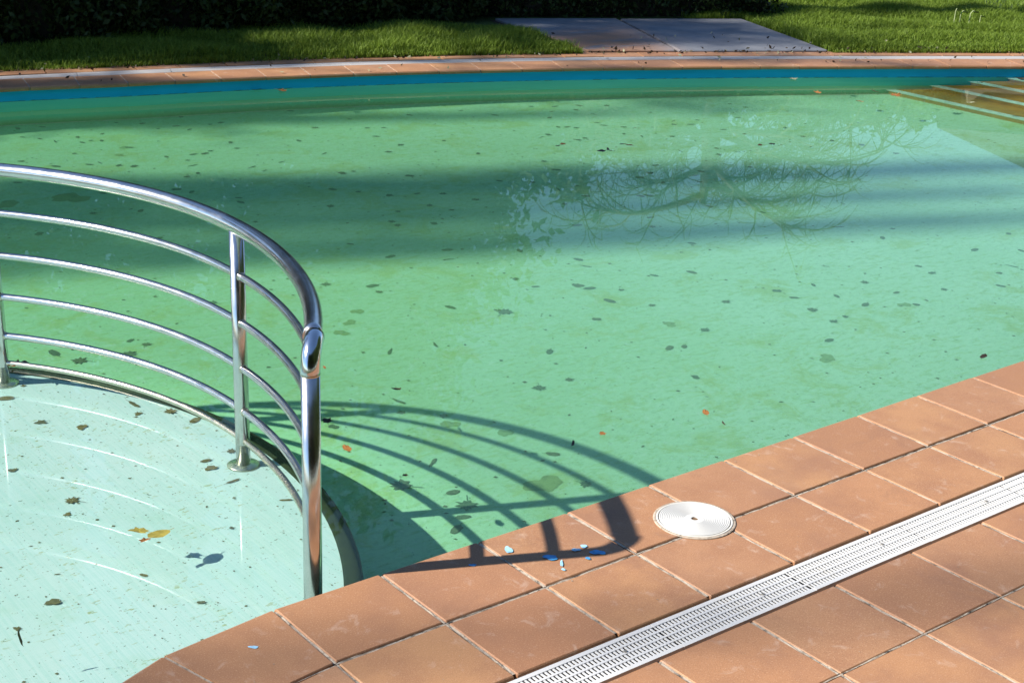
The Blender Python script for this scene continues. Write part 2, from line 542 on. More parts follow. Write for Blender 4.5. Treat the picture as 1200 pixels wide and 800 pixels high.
# left remainder of the coping (out of view): one joined strip
gv = wedge('coping_remainder', 0.05, .3, 0, .66, -.03, 0, M_COP, cop, True)
cv, cf = [], []
tt = np.linspace(.02, starts[0] - .006, 60)
for t in tt:
    for o, z in ((0, -.03), (0, 0.0), (.66, 0.0), (.66, -.04)):
        p = FAR.off(t, o); cv.append((p[0], p[1], z))
for i in range(len(tt) - 1):
    for k in range(3): cf.append((i * 4 + k, i * 4 + 4 + k, i * 4 + 5 + k, i * 4 + 1 + k))
gv.data.clear_geometry(); gv.data.from_pydata(cv, [], cf); gv.data.update()

# ------------------------------------------------------------------ near deck
deck_poly = [(10.3, -.022)] + [(-.33, -.022)] + [tuple(FAN_C + (FAN_R - .022) * np.array([-math.sin(k * DTH / 4), math.cos(k * DTH / 4)])) for k in range(1, 17)]
lp = deck_poly[-1]
deck_poly += [(lp[0] + td[0] * .9, lp[1] + td[1] * .9), (lp[0] + td[0] * .9 - .6, -7.5), (10.3, -7.5)]
deck = prism('pool_deck', deck_poly, -1.2, -.05, M_BED)
tag(deck, 'terracotta tiled deck on the near side of the pool', kind='structure')
TP = .33
VR = [0.0, .315, .608, .749, 1.057, 1.372, 1.687, 2.002, 2.317]
def box_tile(w, d, nose=False, h=.045):
    """tile from y=0 (pool side) to y=-d, x 0..w, top z=0, softened edges"""
    e = .003
    if nose:
        prof = [(-.014, -.030), (-.003, -.028), (0, -.020), (0, -.012), (-.004, -.004), (-.012, 0), (-d + e, 0), (-d, -e), (-d, -h), (-.03, -h), (-.03, -.030)]
    else:
        prof = [(0, -h), (0, -e), (-e, 0), (-d + e, 0), (-d, -e), (-d, -h)]
    vs = []
    n = len(prof)
    for x, sh in ((0, e), (e, 0), (w - e, 0), (w, e)):
        for y, z in prof: vs.append((x, y, z - (sh if z > -.02 else 0)))
    fs = []
    for s in range(3):
        for i in range(n):
            j = (i + 1) % n
            fs.append((s * n + i, s * n + j, (s + 1) * n + j, (s + 1) * n + i))
    fs.append(tuple(range(n - 1, -1, -1))); fs.append(tuple(3 * n + i for i in range(n)))
    me = bpy.data.meshes.new('tile'); me.from_pydata(vs, [], fs); me.update(); me.materials.append(M_TILE)
    bm = bmesh.new(); bm.from_mesh(me); bmesh.ops.recalc_face_normals(bm, faces=bm.faces); bm.to_mesh(me); bm.free()
    return me
J = .0108                                                     # joint width
me_cop = box_tile(TP - J, VR[1] - J * .75, True)
me_r2 = box_tile(TP - J, VR[2] - VR[1] - J * .6)
me_r = box_tile(TP - J, .3075 - J)
me_r3 = box_tile(TP - J, VR[4] - VR[3] - J * .7)
def grout_box(x0, x1, y0, y1, ztop, mat, parent, name='grout'):
    nx = max(2, int((x1 - x0) / .03)); ny = max(2, int((y1 - y0) / .03))
    vs, fs = [], []
    for i in range(nx + 1):
        for j in range(ny + 1):
            vs.append((x0 + (x1 - x0) * i / nx, y0 + (y1 - y0) * j / ny, ztop + random.uniform(-.0018, .0010)))
    for i in range(nx):
        for j in range(ny):
            a = i * (ny + 1) + j
            fs.append((a, a + ny + 1, a + ny + 2, a + 1))
    return mesh_obj(name, vs, fs, mat, parent)
def put(me, x, y, name='tile'):
    o = inst(name, me, deck, (x + J / 2, y, random.uniform(-.0012, .0008)), (random.uniform(-.0025, .0025), random.uniform(-.0025, .0025), random.uniform(-.002, .002)))
    return o
row_defs = [(0, me_cop, VR[0], -1, 12), (1, me_r2, VR[1] + J * .4, -1, 12), (3, me_r3, VR[3] + J * .6, -2, 12), (4, me_r, VR[4] + J * .5, -2, 12), (5, me_r, VR[5] + J * .5, -2, 12), (6, me_r, VR[6] + J * .5, -2, 12), (7, me_r, VR[7] + J * .5, -2, 12)]
for r, me, v, i0, i1 in row_defs:
    for i in range(i0, i1):
        put(me, i * TP, -v, 'coping_tile' if r == 0 else 'tile')
        va, vb = VR[r], VR[r + 1]
        if r == 0:
            va += .012
        if r == 1: vb -= .006
        if r == 3: va += .008
        grout_box(i * TP - J / 2 + .0006, i * TP + J / 2 - .0006, -vb + J * .45, -va - J * .3, -.0026, M_GROUT, deck)
# long joints: half filled, a dark crack left open on the pool side
for r, i0, i1 in ((1, -1, 12), (4, -2, 12), (5, -2, 12), (6, -2, 12), (7, -2, 12)):
    grout_box(i0 * TP, i1 * TP, -VR[r] - J * .42, -VR[r] + J * .06, -.0022, M_GROUT_D, deck)
    grout_box(i0 * TP, i1 * TP, -VR[r] + J * .30, -VR[r] + J * .56, -.0040, M_GROUT_D, deck)
# fan of tiles where the edge bends round the wading pool
def fan_tile(k, r0, r1, nose):
    th0 = k * DTH; th1 = (k + 1) * DTH
    e = J / 2
    def P(th, r): return FAN_C + r * np.array([-math.sin(th), math.cos(th)])
    def edge(r, z):
        a, b = P(th0, r), P(th1, r); d = (b - a) / np.linalg.norm(b - a)
        return [(*(a + d * e), z), (*(b - d * e), z)]
    rows = ([(r0 - .014, -.030), (r0 - .003, -.028), (r0, -.02), (r0, -.012), (r0 - .004, -.004), (r0 - .012, 0)] if nose else [(r0, -.045), (r0, -.003), (r0 - .003, 0)]) + [(r1 + .003, 0), (r1, -.003), (r1, -.045)]
    vs = []
    for r, z in rows: vs += edge(r, z)
    n = len(rows)
    fs = [(2 * i, 2 * i + 1, 2 * ((i + 1) % n) + 1, 2 * ((i + 1) % n)) for i in range(n)]
    fs.append(tuple(2 * i for i in range(n - 1, -1, -1))); fs.append(tuple(2 * i + 1 for i in range(n)))
    o = mesh_obj('coping_tile' if nose else 'tile', vs, fs, M_TILE, deck)
    bm = bmesh.new(); bm.from_mesh(o.data); bmesh.ops.recalc_face_normals(bm, faces=bm.faces); bm.to_mesh(o.data); bm.free()
    if nose or True:
        a, b = P(th0, r0 - .012), P(th0, r1)
        d = (b - a) / np.linalg.norm(b - a); n2 = np.array([-d[1], d[0]]) * (J / 2 - .0006)
        g = [(*(a - n2), -.0035), (*(a + n2), -.0035), (*(b + n2), -.0035), (*(b - n2), -.0035)]
        if k > 0: mesh_obj('grout', g, [(0, 1, 2, 3)], M_GROUT, deck)
for k in range(4):
    fan_tile(k, FAN_R, FAN_R - VR[1] + J * .5, True)
    fan_tile(k, FAN_R - VR[1] - J * .4, FAN_R - VR[2] + J * .3, False)
gv_, gf_ = [], []
for k in range(17):
    th = k * DTH / 4
    for r in (FAN_R - VR[1] - J * .42, FAN_R - VR[1] + J * .05):
        q = FAN_C + r * np.array([-math.sin(th), math.cos(th)]); gv_.append((*q, -.005))
for k in range(16): gf_.append((2 * k, 2 * k + 2, 2 * k + 3, 2 * k + 1))
mesh_obj('grout', gv_, gf_, M_GROUT_D, deck)
# the rest of the deck, out of frame: a sheet with the same tile pitch
def sheet_mat():
    m, nt, b = new_mat('tile_sheet'); N = NT(nt)
    br = N.n('ShaderNodeTexBrick'); br.offset = 0; br.squash = 1
    br.inputs['Scale'].default_value = 1; br.inputs['Brick Width'].default_value = .33; br.inputs['Row Height'].default_value = .315; br.inputs['Mortar Size'].default_value = .006
    br.inputs['Color1'].default_value = (.46, .21, .105, 1); br.inputs['Color2'].default_value = (.42, .185, .09, 1); br.inputs['Mortar'].default_value = (.45, .37, .29, 1)
    N.l(N.world(), br.inputs['Vector']); N.l(br.outputs['Color'], b.inputs['Base Color']); b.inputs['Roughness'].default_value = .65
    return m
M_SHEET = sheet_mat()
def sheet(x0, x1, y0, y1): return mesh_obj('tile_sheet', [(x0, y0, -.003), (x1, y0, -.003), (x1, y1, -.003), (x0, y1, -.003)], [(0, 1, 2, 3)], M_SHEET, deck)
sheet(-2.4, 10.2, -7.4, -2.325)
sheet(12 * TP + .01, 10.2, -.6, -.02); sheet(12 * TP + .01, 10.2, -2.32, -.76)
sa = [(-.075, -.613)] + [tuple(FAN_C + (FAN_R - VR[2]) * np.array([-math.sin(k * DTH / 4), math.cos(k * DTH / 4)])) for k in range(17)]
so_ = FAN_C + (FAN_R - .02) * np.array([-math.sin(4 * DTH), math.cos(4 * DTH)])
sa += [tuple(so_), tuple(so_ + td * .88), ((so_ + td * .88)[0] - .3, -2.322), (-2 * TP - .01, -2.322), (-2 * TP - .01, -.757), (-.075, -.757)]
mesh_obj('tile_sheet', [(x, y, -.003) for x, y in sa], [tuple(range(len(sa)))], M_SHEET, deck)

# ------------------------------------------------------------------ channel drain with slotted grate
ch = empty('channel_drain', (0, 0, 0))
tag(ch, 'white slotted drain grate running across the terracotta tiles', 'drain grate')
gy0, gy1 = -VR[2] - .006, -VR[3] + .007         # y of the two long sides
W = gy0 - gy1
def grate_section_mesh(L):
    bx = []
    def bx_add(x0, x1, y0, y1, z0, z1): bx.append((x0, x1, y0, y1, z0, z1))
    lip = .014; rib = .0075
    inner = W - 2 * lip
    slot = (inner - 3 * rib) / 4
    # long ribs and side lips
    bx_add(0, L, -lip, 0, -.012, 0); bx_add(0, L, -W, -W + lip, -.012, 0)
    ys = []
    y = -lip
    for k in range(4):
        ys.append((y - slot, y)); y -= slot
        if k < 3:
            bx_add(0, L, y - rib, y, -.0045, -.0004); y -= rib
    p = .0125; n = int(L / p)
    for k in range(n + 1):
        x = k * p
        for (a, b_) in ys:
            bx_add(max(0, x - .0026), min(L, x + .0026), a - .0003, b_ + .0003, -.0040, -.0012)
    vs, fs = [], []
    for x0, x1, y0, y1, z0, z1 in bx:
        o = len(vs)
        vs += [(x0, y0, z0), (x1, y0, z0), (x1, y1, z0), (x0, y1, z0), (x0, y0, z1), (x1, y0, z1), (x1, y1, z1), (x0, y1, z1)]
        fs += [(o, o + 3, o + 2, o + 1), (o + 4, o + 5, o + 6, o + 7), (o, o + 1, o + 5, o + 4), (o + 1, o + 2, o + 6, o + 5), (o + 2, o + 3, o + 7, o + 6), (o + 3, o, o + 4, o + 7)]
    me = bpy.data.meshes.new('grate_section'); me.from_pydata(vs, [], fs); me.update(); me.materials.append(M_GRATE)
    return me
SL = .4975
me_sec = grate_section_mesh(SL)
M_SCREW = simple('screw_metal', (.30, .28, .25), .5, .6)
bm = bmesh.new(); bmesh.ops.create_cone(bm, cap_ends=True, segments=10, radius1=.0055, radius2=.0045, depth=.004)
me_screw = bpy.data.meshes.new('screw'); bm.to_mesh(me_screw); bm.free(); me_screw.materials.append(M_SCREW)
for k in range(0, 9):
    s = inst('grate_section', me_sec, ch, (-.065 + k * .5, gy0, -.004 + random.uniform(-.001, .001)), (random.uniform(-.004, .004), 0, 0))
    for fx in (.12,):
        inst('screw', me_screw, s, (fx * 3, -W / 2 + .004, .0005))
mesh_obj('channel', [(-.07, gy0 + .004, -.0495), (4.5, gy0 + .004, -.0495), (4.5, gy1 - .004, -.0495), (-.07, gy1 - .004, -.0495)], [(0, 1, 2, 3)], simple('channel_painted_shade', (.012, .011, .010), .95), ch)  # near-black colour stands in for the shade below the grate slots

# ------------------------------------------------------------------ round skimmer lid
lid = empty('skimmer_lid', (.9424, -.2599, .0005)); lid.scale = (.95, .95, .8)
tag(lid, 'round white plastic cover with concentric rings set in the coping tiles', 'cover')
lathe('mortar_ring', [(.100, -.002), (.128, -.002), (.130, .0005), (.127, .0025), (.119, .003), (.1175, .001)], M_GROUT, lid, 64)
lathe('frame_ring', [(.112, -.001), (.1135, .0045), (.1175, .0052), (.1195, .004), (.120, 0)], white_plastic('ring_plastic', (.62, .60, .55), .5), lid, 64)
prof = [(.011, .002), (.011, .0058), (.013, .0062), (.028, .0062)]
r = .031
while r < .104:
    prof += [(r, .0062), (r + .0008, .0050), (r + .0024, .0050), (r + .0032, .0062)]
    r += .0056
prof += [(.1085, .0062), (.1105, .0052), (.111, .001)]
lathe('cover_disc', prof, M_WHITE, lid, 72, False)
lathe('finger_hole', [(0, .0022), (.0112, .0022)], simple('rusty_hole', (.16, .09, .04), .8), lid, 16)

# blue paint marks on the coping
M_PAINT = simple('blue_paint', (.06, .30, .62), .55, var=.35, scale=60)
M_PAINT2 = simple('pale_blue_paint', (.32, .58, .78), .55, var=.3, scale=60)
for (x, y, a, b_, ro, mt, n) in [(0.372, -0.096, 0.0157, 0.0253, -.67, M_PAINT2, 1), (0.442, -0.197, 0.0288, 0.0199, -.67, M_PAINT, 1), (0.530, -0.203, 0.0158, 0.0127, -.67, M_PAINT2, 1), (0.562, -0.200, 0.0146, 0.0128, -.67, M_PAINT2, 1), (0.571, -0.249, 0.0267, 0.0203, -.67, M_PAINT, 1), (0.526, -0.260, 0.0096, 0.0099, -.67, M_PAINT, 1), (0.446, -0.241, 0.0048, 0.0295, -.67, M_PAINT2, 1), (0.428, -0.270, 0.0071, 0.0096, -.67, M_PAINT2, 1), (0.236, -0.110, 0.0130, 0.0097, -.67, M_PAINT, 1), (-0.459, -0.138, 0.0146, 0.0099, -.67, M_PAINT2, 1)]:
    vs = [(x, y, .0014)]
    n = 15
    q1, q2, q3 = random.uniform(0, 6), random.uniform(0, 6), random.uniform(0, 6)
    for k in range(n * 2):
        th = 2 * PI * k / (n * 2); rr = .88 + .14 * math.sin(2 * th + q1) + .10 * math.sin(3 * th + q2) + .06 * math.sin(5 * th + q3)
        px, py = .85 * a * rr * math.cos(th), .8 * b_ * rr * math.sin(th)
        vs.append((x + px * math.cos(ro) - py * math.sin(ro), y + px * math.sin(ro) + py * math.cos(ro), .0013))
    mesh_obj('paint_mark', vs, [(0, 1 + k, 1 + (k + 1) % (n * 2)) for k in range(n * 2)], mt, deck)

# ------------------------------------------------------------------ wading pool
KC = np.array([-1.434, 1.18]); RR = 1.650; RIN, ROUT = 1.748, 1.805
seg = 160
vs = [(KC[0], KC[1], ZK)] + [(KC[0] + RIN * math.cos(2 * PI * k / seg), KC[1] + RIN * math.sin(2 * PI * k / seg), ZK) for k in range(seg)]
wf_ = mesh_obj('wading_pool_floor', vs, [(0, 1 + k, 1 + (k + 1) % seg) for k in range(seg)], M_WADE)
tag(wf_, 'shallow pale turquoise wading pool floor specked with algae', kind='structure')
m, nt, b = new_mat('algae_rim'); N = NT(nt); w = N.world()
c = N.ramp(N.noise(w, 22, 6, .7), [(.3, (.008, .020, .006)), (.6, (.022, .040, .010)), (.85, (.07, .09, .02))])
N.l(c, b.inputs['Base Color']); b.inputs['Roughness'].default_value = .9; M_RIM = m
rp = [(RIN - .004, ZK - .03), (RIN - .002, ZK + .008), (RIN + .008, ZK + .016), (RIN + .03, ZK + .016), (ROUT - .008, ZK + .010), (ROUT, ZK - .005), (ROUT + .002, ZK - .06)]
rim = lathe('rim', rp, M_RIM, wf_, 160); rim.location = (KC[0], KC[1], 0)
side = lathe('side_wall', [(ROUT + .001, ZK - .05), (ROUT + .001, ZF - .01)], M_WALL, wf_, 160); side.location = (KC[0], KC[1], 0)

# ------------------------------------------------------------------ curved handrail
hr = empty('curved_handrail', (KC[0], KC[1], ZK))
tag(hr, 'curved stainless steel handrail standing in the wading pool', 'handrail')
A_END, A_MID, A_LEFT, A_5 = [math.radians(a) for a in (-40.5, -.85, 41.8, 84.0)]
ZT = .66 - ZK
def rad_at(a):
    return 1.640 + .042 * max(0.0, (-a - .015) / .69) ** 2 + .008 * max(0.0, a / .73)
def rpt(a, z, rad=None):
    rad = rad or rad_at(a)
    return Vector((rad * math.cos(a), rad * math.sin(a), z))
RB = .075
# top rail
N_ = 90
path = [rpt(A_END + RB * 1.0 / RR + (A_5 - RB / RR - A_END - RB / RR) * k / N_, ZT) for k in range(N_ + 1)]
tube('top_rail', path, .0255, M_STEEL, hr, 20)
def elbow(a, sgn, name='elbow'):
    base = rpt(a, 0)
    tan = Vector((-math.sin(a), math.cos(a), 0)) * sgn
    pts = []
    for k in range(13):
        th = (PI / 2) * k / 12
        pts.append(base + tan * (RB * (1 - math.sin(PI / 2 - th) if False else RB * 0)) if False else base + tan * RB * (1 - math.cos(th)) + Vector((0, 0, ZT - RB + RB * math.sin(th))))
    return tube(name, pts, .0262, M_STEEL2, hr, 20)
elbow(A_END, 1); elbow(A_5, -1)
# posts
for i, a in enumerate((A_END, A_MID, A_LEFT, A_5)):
    end = i in (0, 3)
    top = ZT - RB if end else ZT - .012
    p = tube('post', [rpt(a, 0.004), rpt(a, top * .5), rpt(a, top)], .0253 if end else .0245, M_STEEL, hr, 24)
    fl = lathe('flange', [(.024, .013), (.030, .011), (.050, .008), (.056, .004), (.056, .0)], M_STEEL3, p, 32)
    fl.location = rpt(a, 0.002)
    if end:
        wl = lathe('weld', [(.0255, -.0025), (.0266, 0), (.0255, .0025)], M_STEEL3, p, 24); wl.location = rpt(a, top)
# weld collars where the thin rails meet the posts
for ps, a in zip([o for o in hr.children if o.name.startswith('post')], (A_END, A_MID, A_LEFT, A_5)):
    for z in (.498, .336, .176, .022):
        for s_ in (-1, 1):
            if (a == A_END and s_ < 0) or (a == A_5 and s_ > 0): continue
            da = s_ * .0235 / 1.65
            tube('weld', [rpt(a + da - .0022, z - ZK), rpt(a + da, z - ZK), rpt(a + da + .0022, z - ZK)], [.0138, .0160, .0138], M_STEEL3, ps, 12)
# thin rails
for z in (.498, .336, .176, .022):
    pth = [rpt(A_END - .012 + (A_5 - A_END + .024) * k / 100, z - ZK) for k in range(101)]
    tube('rail', pth, .0132, M_STEEL, hr, 14)
pth = [rpt(A_END + (A_5 - A_END) * k / 100, -.0875 - ZK) for k in range(101)]
tube('rail', pth, .0110, M_STEEL3, hr, 14)

# ------------------------------------------------------------------ water: one still sheet, refracting
wo = [(p[0], p[1]) for p in near_edge]
wl_ = []
for (x, y) in wo: wl_.append((x, y - .03))
fo = [tuple(FAR.off(t, .045)) for t in np.linspace(.0, FAR.L, 120)]
from mathutils.geometry import delaunay_2d_cdt
loop_ = wl_ + fo
cv_ = [Vector(p) for p in loop_]; ce_ = [(i, (i + 1) % len(loop_)) for i in range(len(loop_))]
o_ = len(cv_); NC = 96; RW = ROUT + .012
cv_ += [Vector((KC[0] + RW * math.cos(2 * PI * k / NC), KC[1] + RW * math.sin(2 * PI * k / NC))) for k in range(NC)]; ce_ += [(o_ + k, o_ + (k + 1) % NC) for k in range(NC)]
o_ = len(cv_); cv_ += [Vector((7.93, -.2)), Vector((7.93, 5.6))]; ce_.append((o_, o_ + 1))
dv_, de_, df_, *_ = delaunay_2d_cdt(cv_, ce_, [], 0, 1e-5)
loop_a = [tuple(p) for p in loop_]
keep_, mi_ = [], []
for f in df_:
    cx_ = sum(dv_[i].x for i in f) / len(f); cy_ = sum(dv_[i].y for i in f) / len(f)
    ins = False; j = len(loop_a) - 1
    for i in range(len(loop_a)):
        xi, yi = loop_a[i]; xj, yj = loop_a[j]
        if (yi > cy_) != (yj > cy_) and cx_ < (xj - xi) * (cy_ - yi) / (yj - yi) + xi: ins = not ins
        j = i
    if not ins: continue
    keep_.append(tuple(f)); mi_.append(1 if (math.hypot(cx_ - KC[0], cy_ - KC[1]) < RW or cx_ > 7.93) else 0)
water = mesh_obj('water', [(v.x, v.y, ZW) for v in dv_], keep_, M_WATER)
bm = bmesh.new(); bm.from_mesh(water.data)
bmesh.ops.delete(bm, geom=[v for v in bm.verts if not v.link_faces], context='VERTS')
for f in bm.faces:
    if f.normal.z < 0: f.normal_flip()
    f.smooth = True
bm.to_mesh(water.data); bm.free()
tag(water, 'still green pool water', kind='structure')
water.cycles.is_caustics_caster = True

# ------------------------------------------------------------------ submerged steps in the far corner
st = empty('pool_steps', (8.0, 3.0, ZF))
tag(st, 'brown algae covered submerged steps with pale edges in the far right corner', 'steps')
m, nt, b = new_mat('brown_algae'); N = NT(nt); w = N.world()
c = N.ramp(N.noise(w, 6, 6, .7), [(.3, (.24, .125, .010)), (.55, (.38, .22, .016)), (.8, (.45, .31, .04))])
N.l(c, b.inputs['Base Color']); b.inputs['Roughness'].default_value = .9; M_BROWN = m
M_NOSE = simple('pale_nosing', (.50, .78, .62), .8, var=.2)
def stp(name, x0, x1, z0, z1, mat, par, ya=-3.0, yb=None):
    def yy(x): # far wall line there
        return 4.12 - .5 * (x - 9.02) - 3.0 + .04
    P_ = [(x0 - 8, ya), (x1 - 8, ya), (x1 - 8, yy(x1)), (x0 - 8, yy(x0))]
    return prism(name, P_, z0 - ZF, z1 - ZF, mat, par)
zst = [-.80, -.62, -.45, -.28, -.125]
xst = [7.98, 8.32, 8.62, 8.92, 10.3]
for k in range(4):
    x1 = 10.3 - .001 * k
    s = stp('step', xst[k] + .02, x1, zst[k] + .001, zst[k + 1] - .012, M_BROWN, st)
    stp('tread', xst[k] + .075, xst[k + 1] + .018 if k < 3 else 10.29, zst[k + 1] - .012, zst[k + 1] - .001, M_BROWN, st)
    stp('nosing', xst[k], xst[k] + .075, zst[k + 1] - .030, zst[k + 1], M_NOSE, st)

# ------------------------------------------------------------------ ground beyond
inner = [tuple(FAR.off(t, .655)) for t in np.linspace(.0, FAR.L, 90)]
inner += [(10.3 + .3, -.5), (10.3, -7.5)] + [deck_poly[-2]]
cen = np.array([3.2, 1.0])
rings = []
base = np.array(inner); d_ = base - cen; L_ = np.linalg.norm(d_, axis=1, keepdims=True)
vs = []
exts = [0, 1.5, 4, 10, 30, 100, 400]
for e in exts:
    q = base + d_ / L_ * e
    z = -.012 + 0 * e
    vs += [(x, y, z) for x, y in q]
n = len(inner); fs = []
for r in range(len(exts) - 1):
    for k in range(n):
        k2 = (k + 1) % n
        fs.append((r * n + k, r * n + k2, (r + 1) * n + k2, (r + 1) * n + k))
lawn = mesh_obj('lawn', vs, fs, M_LAWN)
bm = bmesh.new(); bm.from_mesh(lawn.data); bmesh.ops.recalc_face_normals(bm, faces=bm.faces)
if sum(f.normal.z for f in bm.faces) < 0: bmesh.ops.reverse_faces(bm, faces=bm.faces)
bm.to_mesh(lawn.data); bm.free()
tag(lawn, 'lawn beyond the pool coping', kind='structure')

# stone slabs behind the coping
path_ = mesh_obj('garden_path', [(6.06, 6.22, -.006), (8.08, 5.30, -.006), (8.76, 7.03, -.006), (6.46, 8.06, -.006)], [(0, 1, 2, 3)], simple('path_soil', (.05, .038, .025), .95, var=.4))
tag(path_, 'two grey stone slabs between the coping and the hedge', kind='structure')
def slab(poly, dz, tilt):
    P_ = [np.array(p) for p in poly]
    o = prism('slab', [tuple(p) for p in P_], -.03, .012 + dz, M_SLAB, path_)
    bm = bmesh.new(); bm.from_mesh(o.data); bmesh.ops.bevel(bm, geom=[e for e in bm.edges], offset=.006, segments=1, affect='EDGES'); bm.to_mesh(o.data); bm.free()
    return o
slab([(6.125, 6.265), (6.805, 5.93), (7.56, 7.54), (6.50, 8.02)], .003, 0)
slab([(6.835, 5.915), (8.03, 5.36), (8.70, 7.02), (7.60, 7.52)], .0, 0)

# grass blades
def in_poly(px, py, poly):
    ins = np.zeros(len(px), bool); n = len(poly); j = n - 1
    for i in range(n):
        xi, yi = poly[i]; xj, yj = poly[j]
        c_ = ((yi > py) != (yj > py)) & (px < (xj - xi) * (py - yi) / (yj - yi + 1e-12) + xi)
        ins ^= c_; j = i
    return ins
slab_poly = [(5.98, 6.05), (7.95, 5.13), (8.73, 7.04), (6.47, 8.05)]
def blades(n, smin, smax, omin, omax, hmin, hmax, name, edge=False):
    if name == 'rect':
        px = rng.uniform(smin, smax, n); py = rng.uniform(omin, omax, n)
        k = (py - 3.48) * 1.0 + (px - 10.3) * .5 > .75
        return blade_mesh(px[k], py[k], hmin, hmax)
    t = rng.uniform(smin, smax, n); o = rng.uniform(omin, omax, n) if not edge else omin + (omax - omin) * rng.random(n) ** 2
    px = np.interp(t, FAR.s, FAR.p[:, 0]); py = np.interp(t, FAR.s, FAR.p[:, 1])
    tx = np.interp(t + .08, FAR.s, FAR.p[:, 0]) - np.interp(t - .08, FAR.s, FAR.p[:, 0]); ty = np.interp(t + .08, FAR.s, FAR.p[:, 1]) - np.interp(t - .08, FAR.s, FAR.p[:, 1])
    tl = np.hypot(tx, ty); px = px - ty / tl * o; py = py + tx / tl * o
    return blade_mesh(px, py, hmin, hmax)
def blade_mesh(px, py, hmin, hmax):
    n = len(px)
    # patchiness
    pat = .5 + .5 * np.sin(px * 3.1 + np.sin(py * 2.3) * 2) * np.sin(py * 3.7 + np.sin(px * 1.9) * 2)
    keep = (~in_poly(px, py, slab_poly)) & (rng.random(n) < .45 + .55 * pat)
    px, py, pat = px[keep], py[keep], pat[keep]
    n = len(px)
    h = rng.uniform(hmin, hmax, n) * (.45 + .9 * pat); w_ = rng.uniform(.0022, .0045, n)
    a = rng.uniform(0, 2 * PI, n); la = rng.uniform(0, 2 * PI, n); le = rng.uniform(.15, .85, n) * h
    dx, dy = np.cos(a) * w_, np.sin(a) * w_
    bx_, by_ = np.cos(la) * le, np.sin(la) * le
    z0 = np.full(n, -.013)
    V = np.stack([np.stack([px - dx, py - dy, z0], 1), np.stack([px + dx, py + dy, z0], 1),
                  np.stack([px + bx_ * .35 + dx * .8, py + by_ * .35 + dy * .8, h * .6], 1), np.stack([px + bx_ * .35 - dx * .8, py + by_ * .35 - dy * .8, h * .6], 1),
                  np.stack([px + bx_ + dx * .15, py + by_ + dy * .15, h * .95], 1), np.stack([px + bx_ - dx * .15, py + by_ - dy * .15, h * .95], 1)], 1).reshape(-1, 3)
    i = np.arange(n)[:, None] * 6
    Q_ = np.concatenate([i + [0, 1, 2, 3], i + [3, 2, 4, 5]], 0)
    return V, Q_
M_GRASS = foliage_mat('grass', [(.25, (.055, .095, .012)), (.5, (.15, .235, .026)), (.72, (.26, .34, .055)), (.9, (.40, .38, .12))], .35, 30)
s_of = lambda x, y: FAR.s[np.argmin(np.linalg.norm(FAR.p - np.array([x, y]), axis=1))]
Vs, Qs, off = [], [], 0
sR = s_of(7.2, 5.0); sA = s_of(.6, 7.05)
for args in [(150000, sR, FAR.L, .68, 3.8, .04, .10, 'g'), (85000, sA, sR, .68, 2.0, .04, .11, 'g'), (16000, sA, FAR.L, .60, .78, .02, .06, 'g', True), (60000, 10.2, 15.0, 2.2, 9.0, .04, .10, 'rect')]:
    v_, q_ = blades(*args); Vs.append(v_); Qs.append(q_ + off); off += len(v_)
gr = fast_mesh('grass', np.concatenate(Vs), np.concatenate(Qs), M_GRASS)
tag(gr, 'short green lawn grass growing beyond the far coping', 'grass', kind='stuff')

# ------------------------------------------------------------------ foliage builders
def leaf_cloud(pts, size, tilt=1.0, aspect=.55):
    n = len(pts)
    s = size * rng.uniform(.6, 1.3, n)
    a = rng.normal(size=(n, 3)); a /= np.linalg.norm(a, axis=1, keepdims=True)
    b_ = rng.normal(size=(n, 3)); b_ -= a * (a * b_).sum(1, keepdims=True); b_ /= np.linalg.norm(b_, axis=1, keepdims=True)
    A = a * s[:, None]; B = b_ * (s * aspect)[:, None]
    V = np.stack([pts - A, pts + B * .9 - A * .1, pts + A, pts - B * .9 - A * .1], 1).reshape(-1, 3)
    Q_ = np.arange(n * 4).reshape(-1, 4)
    return V, Q_

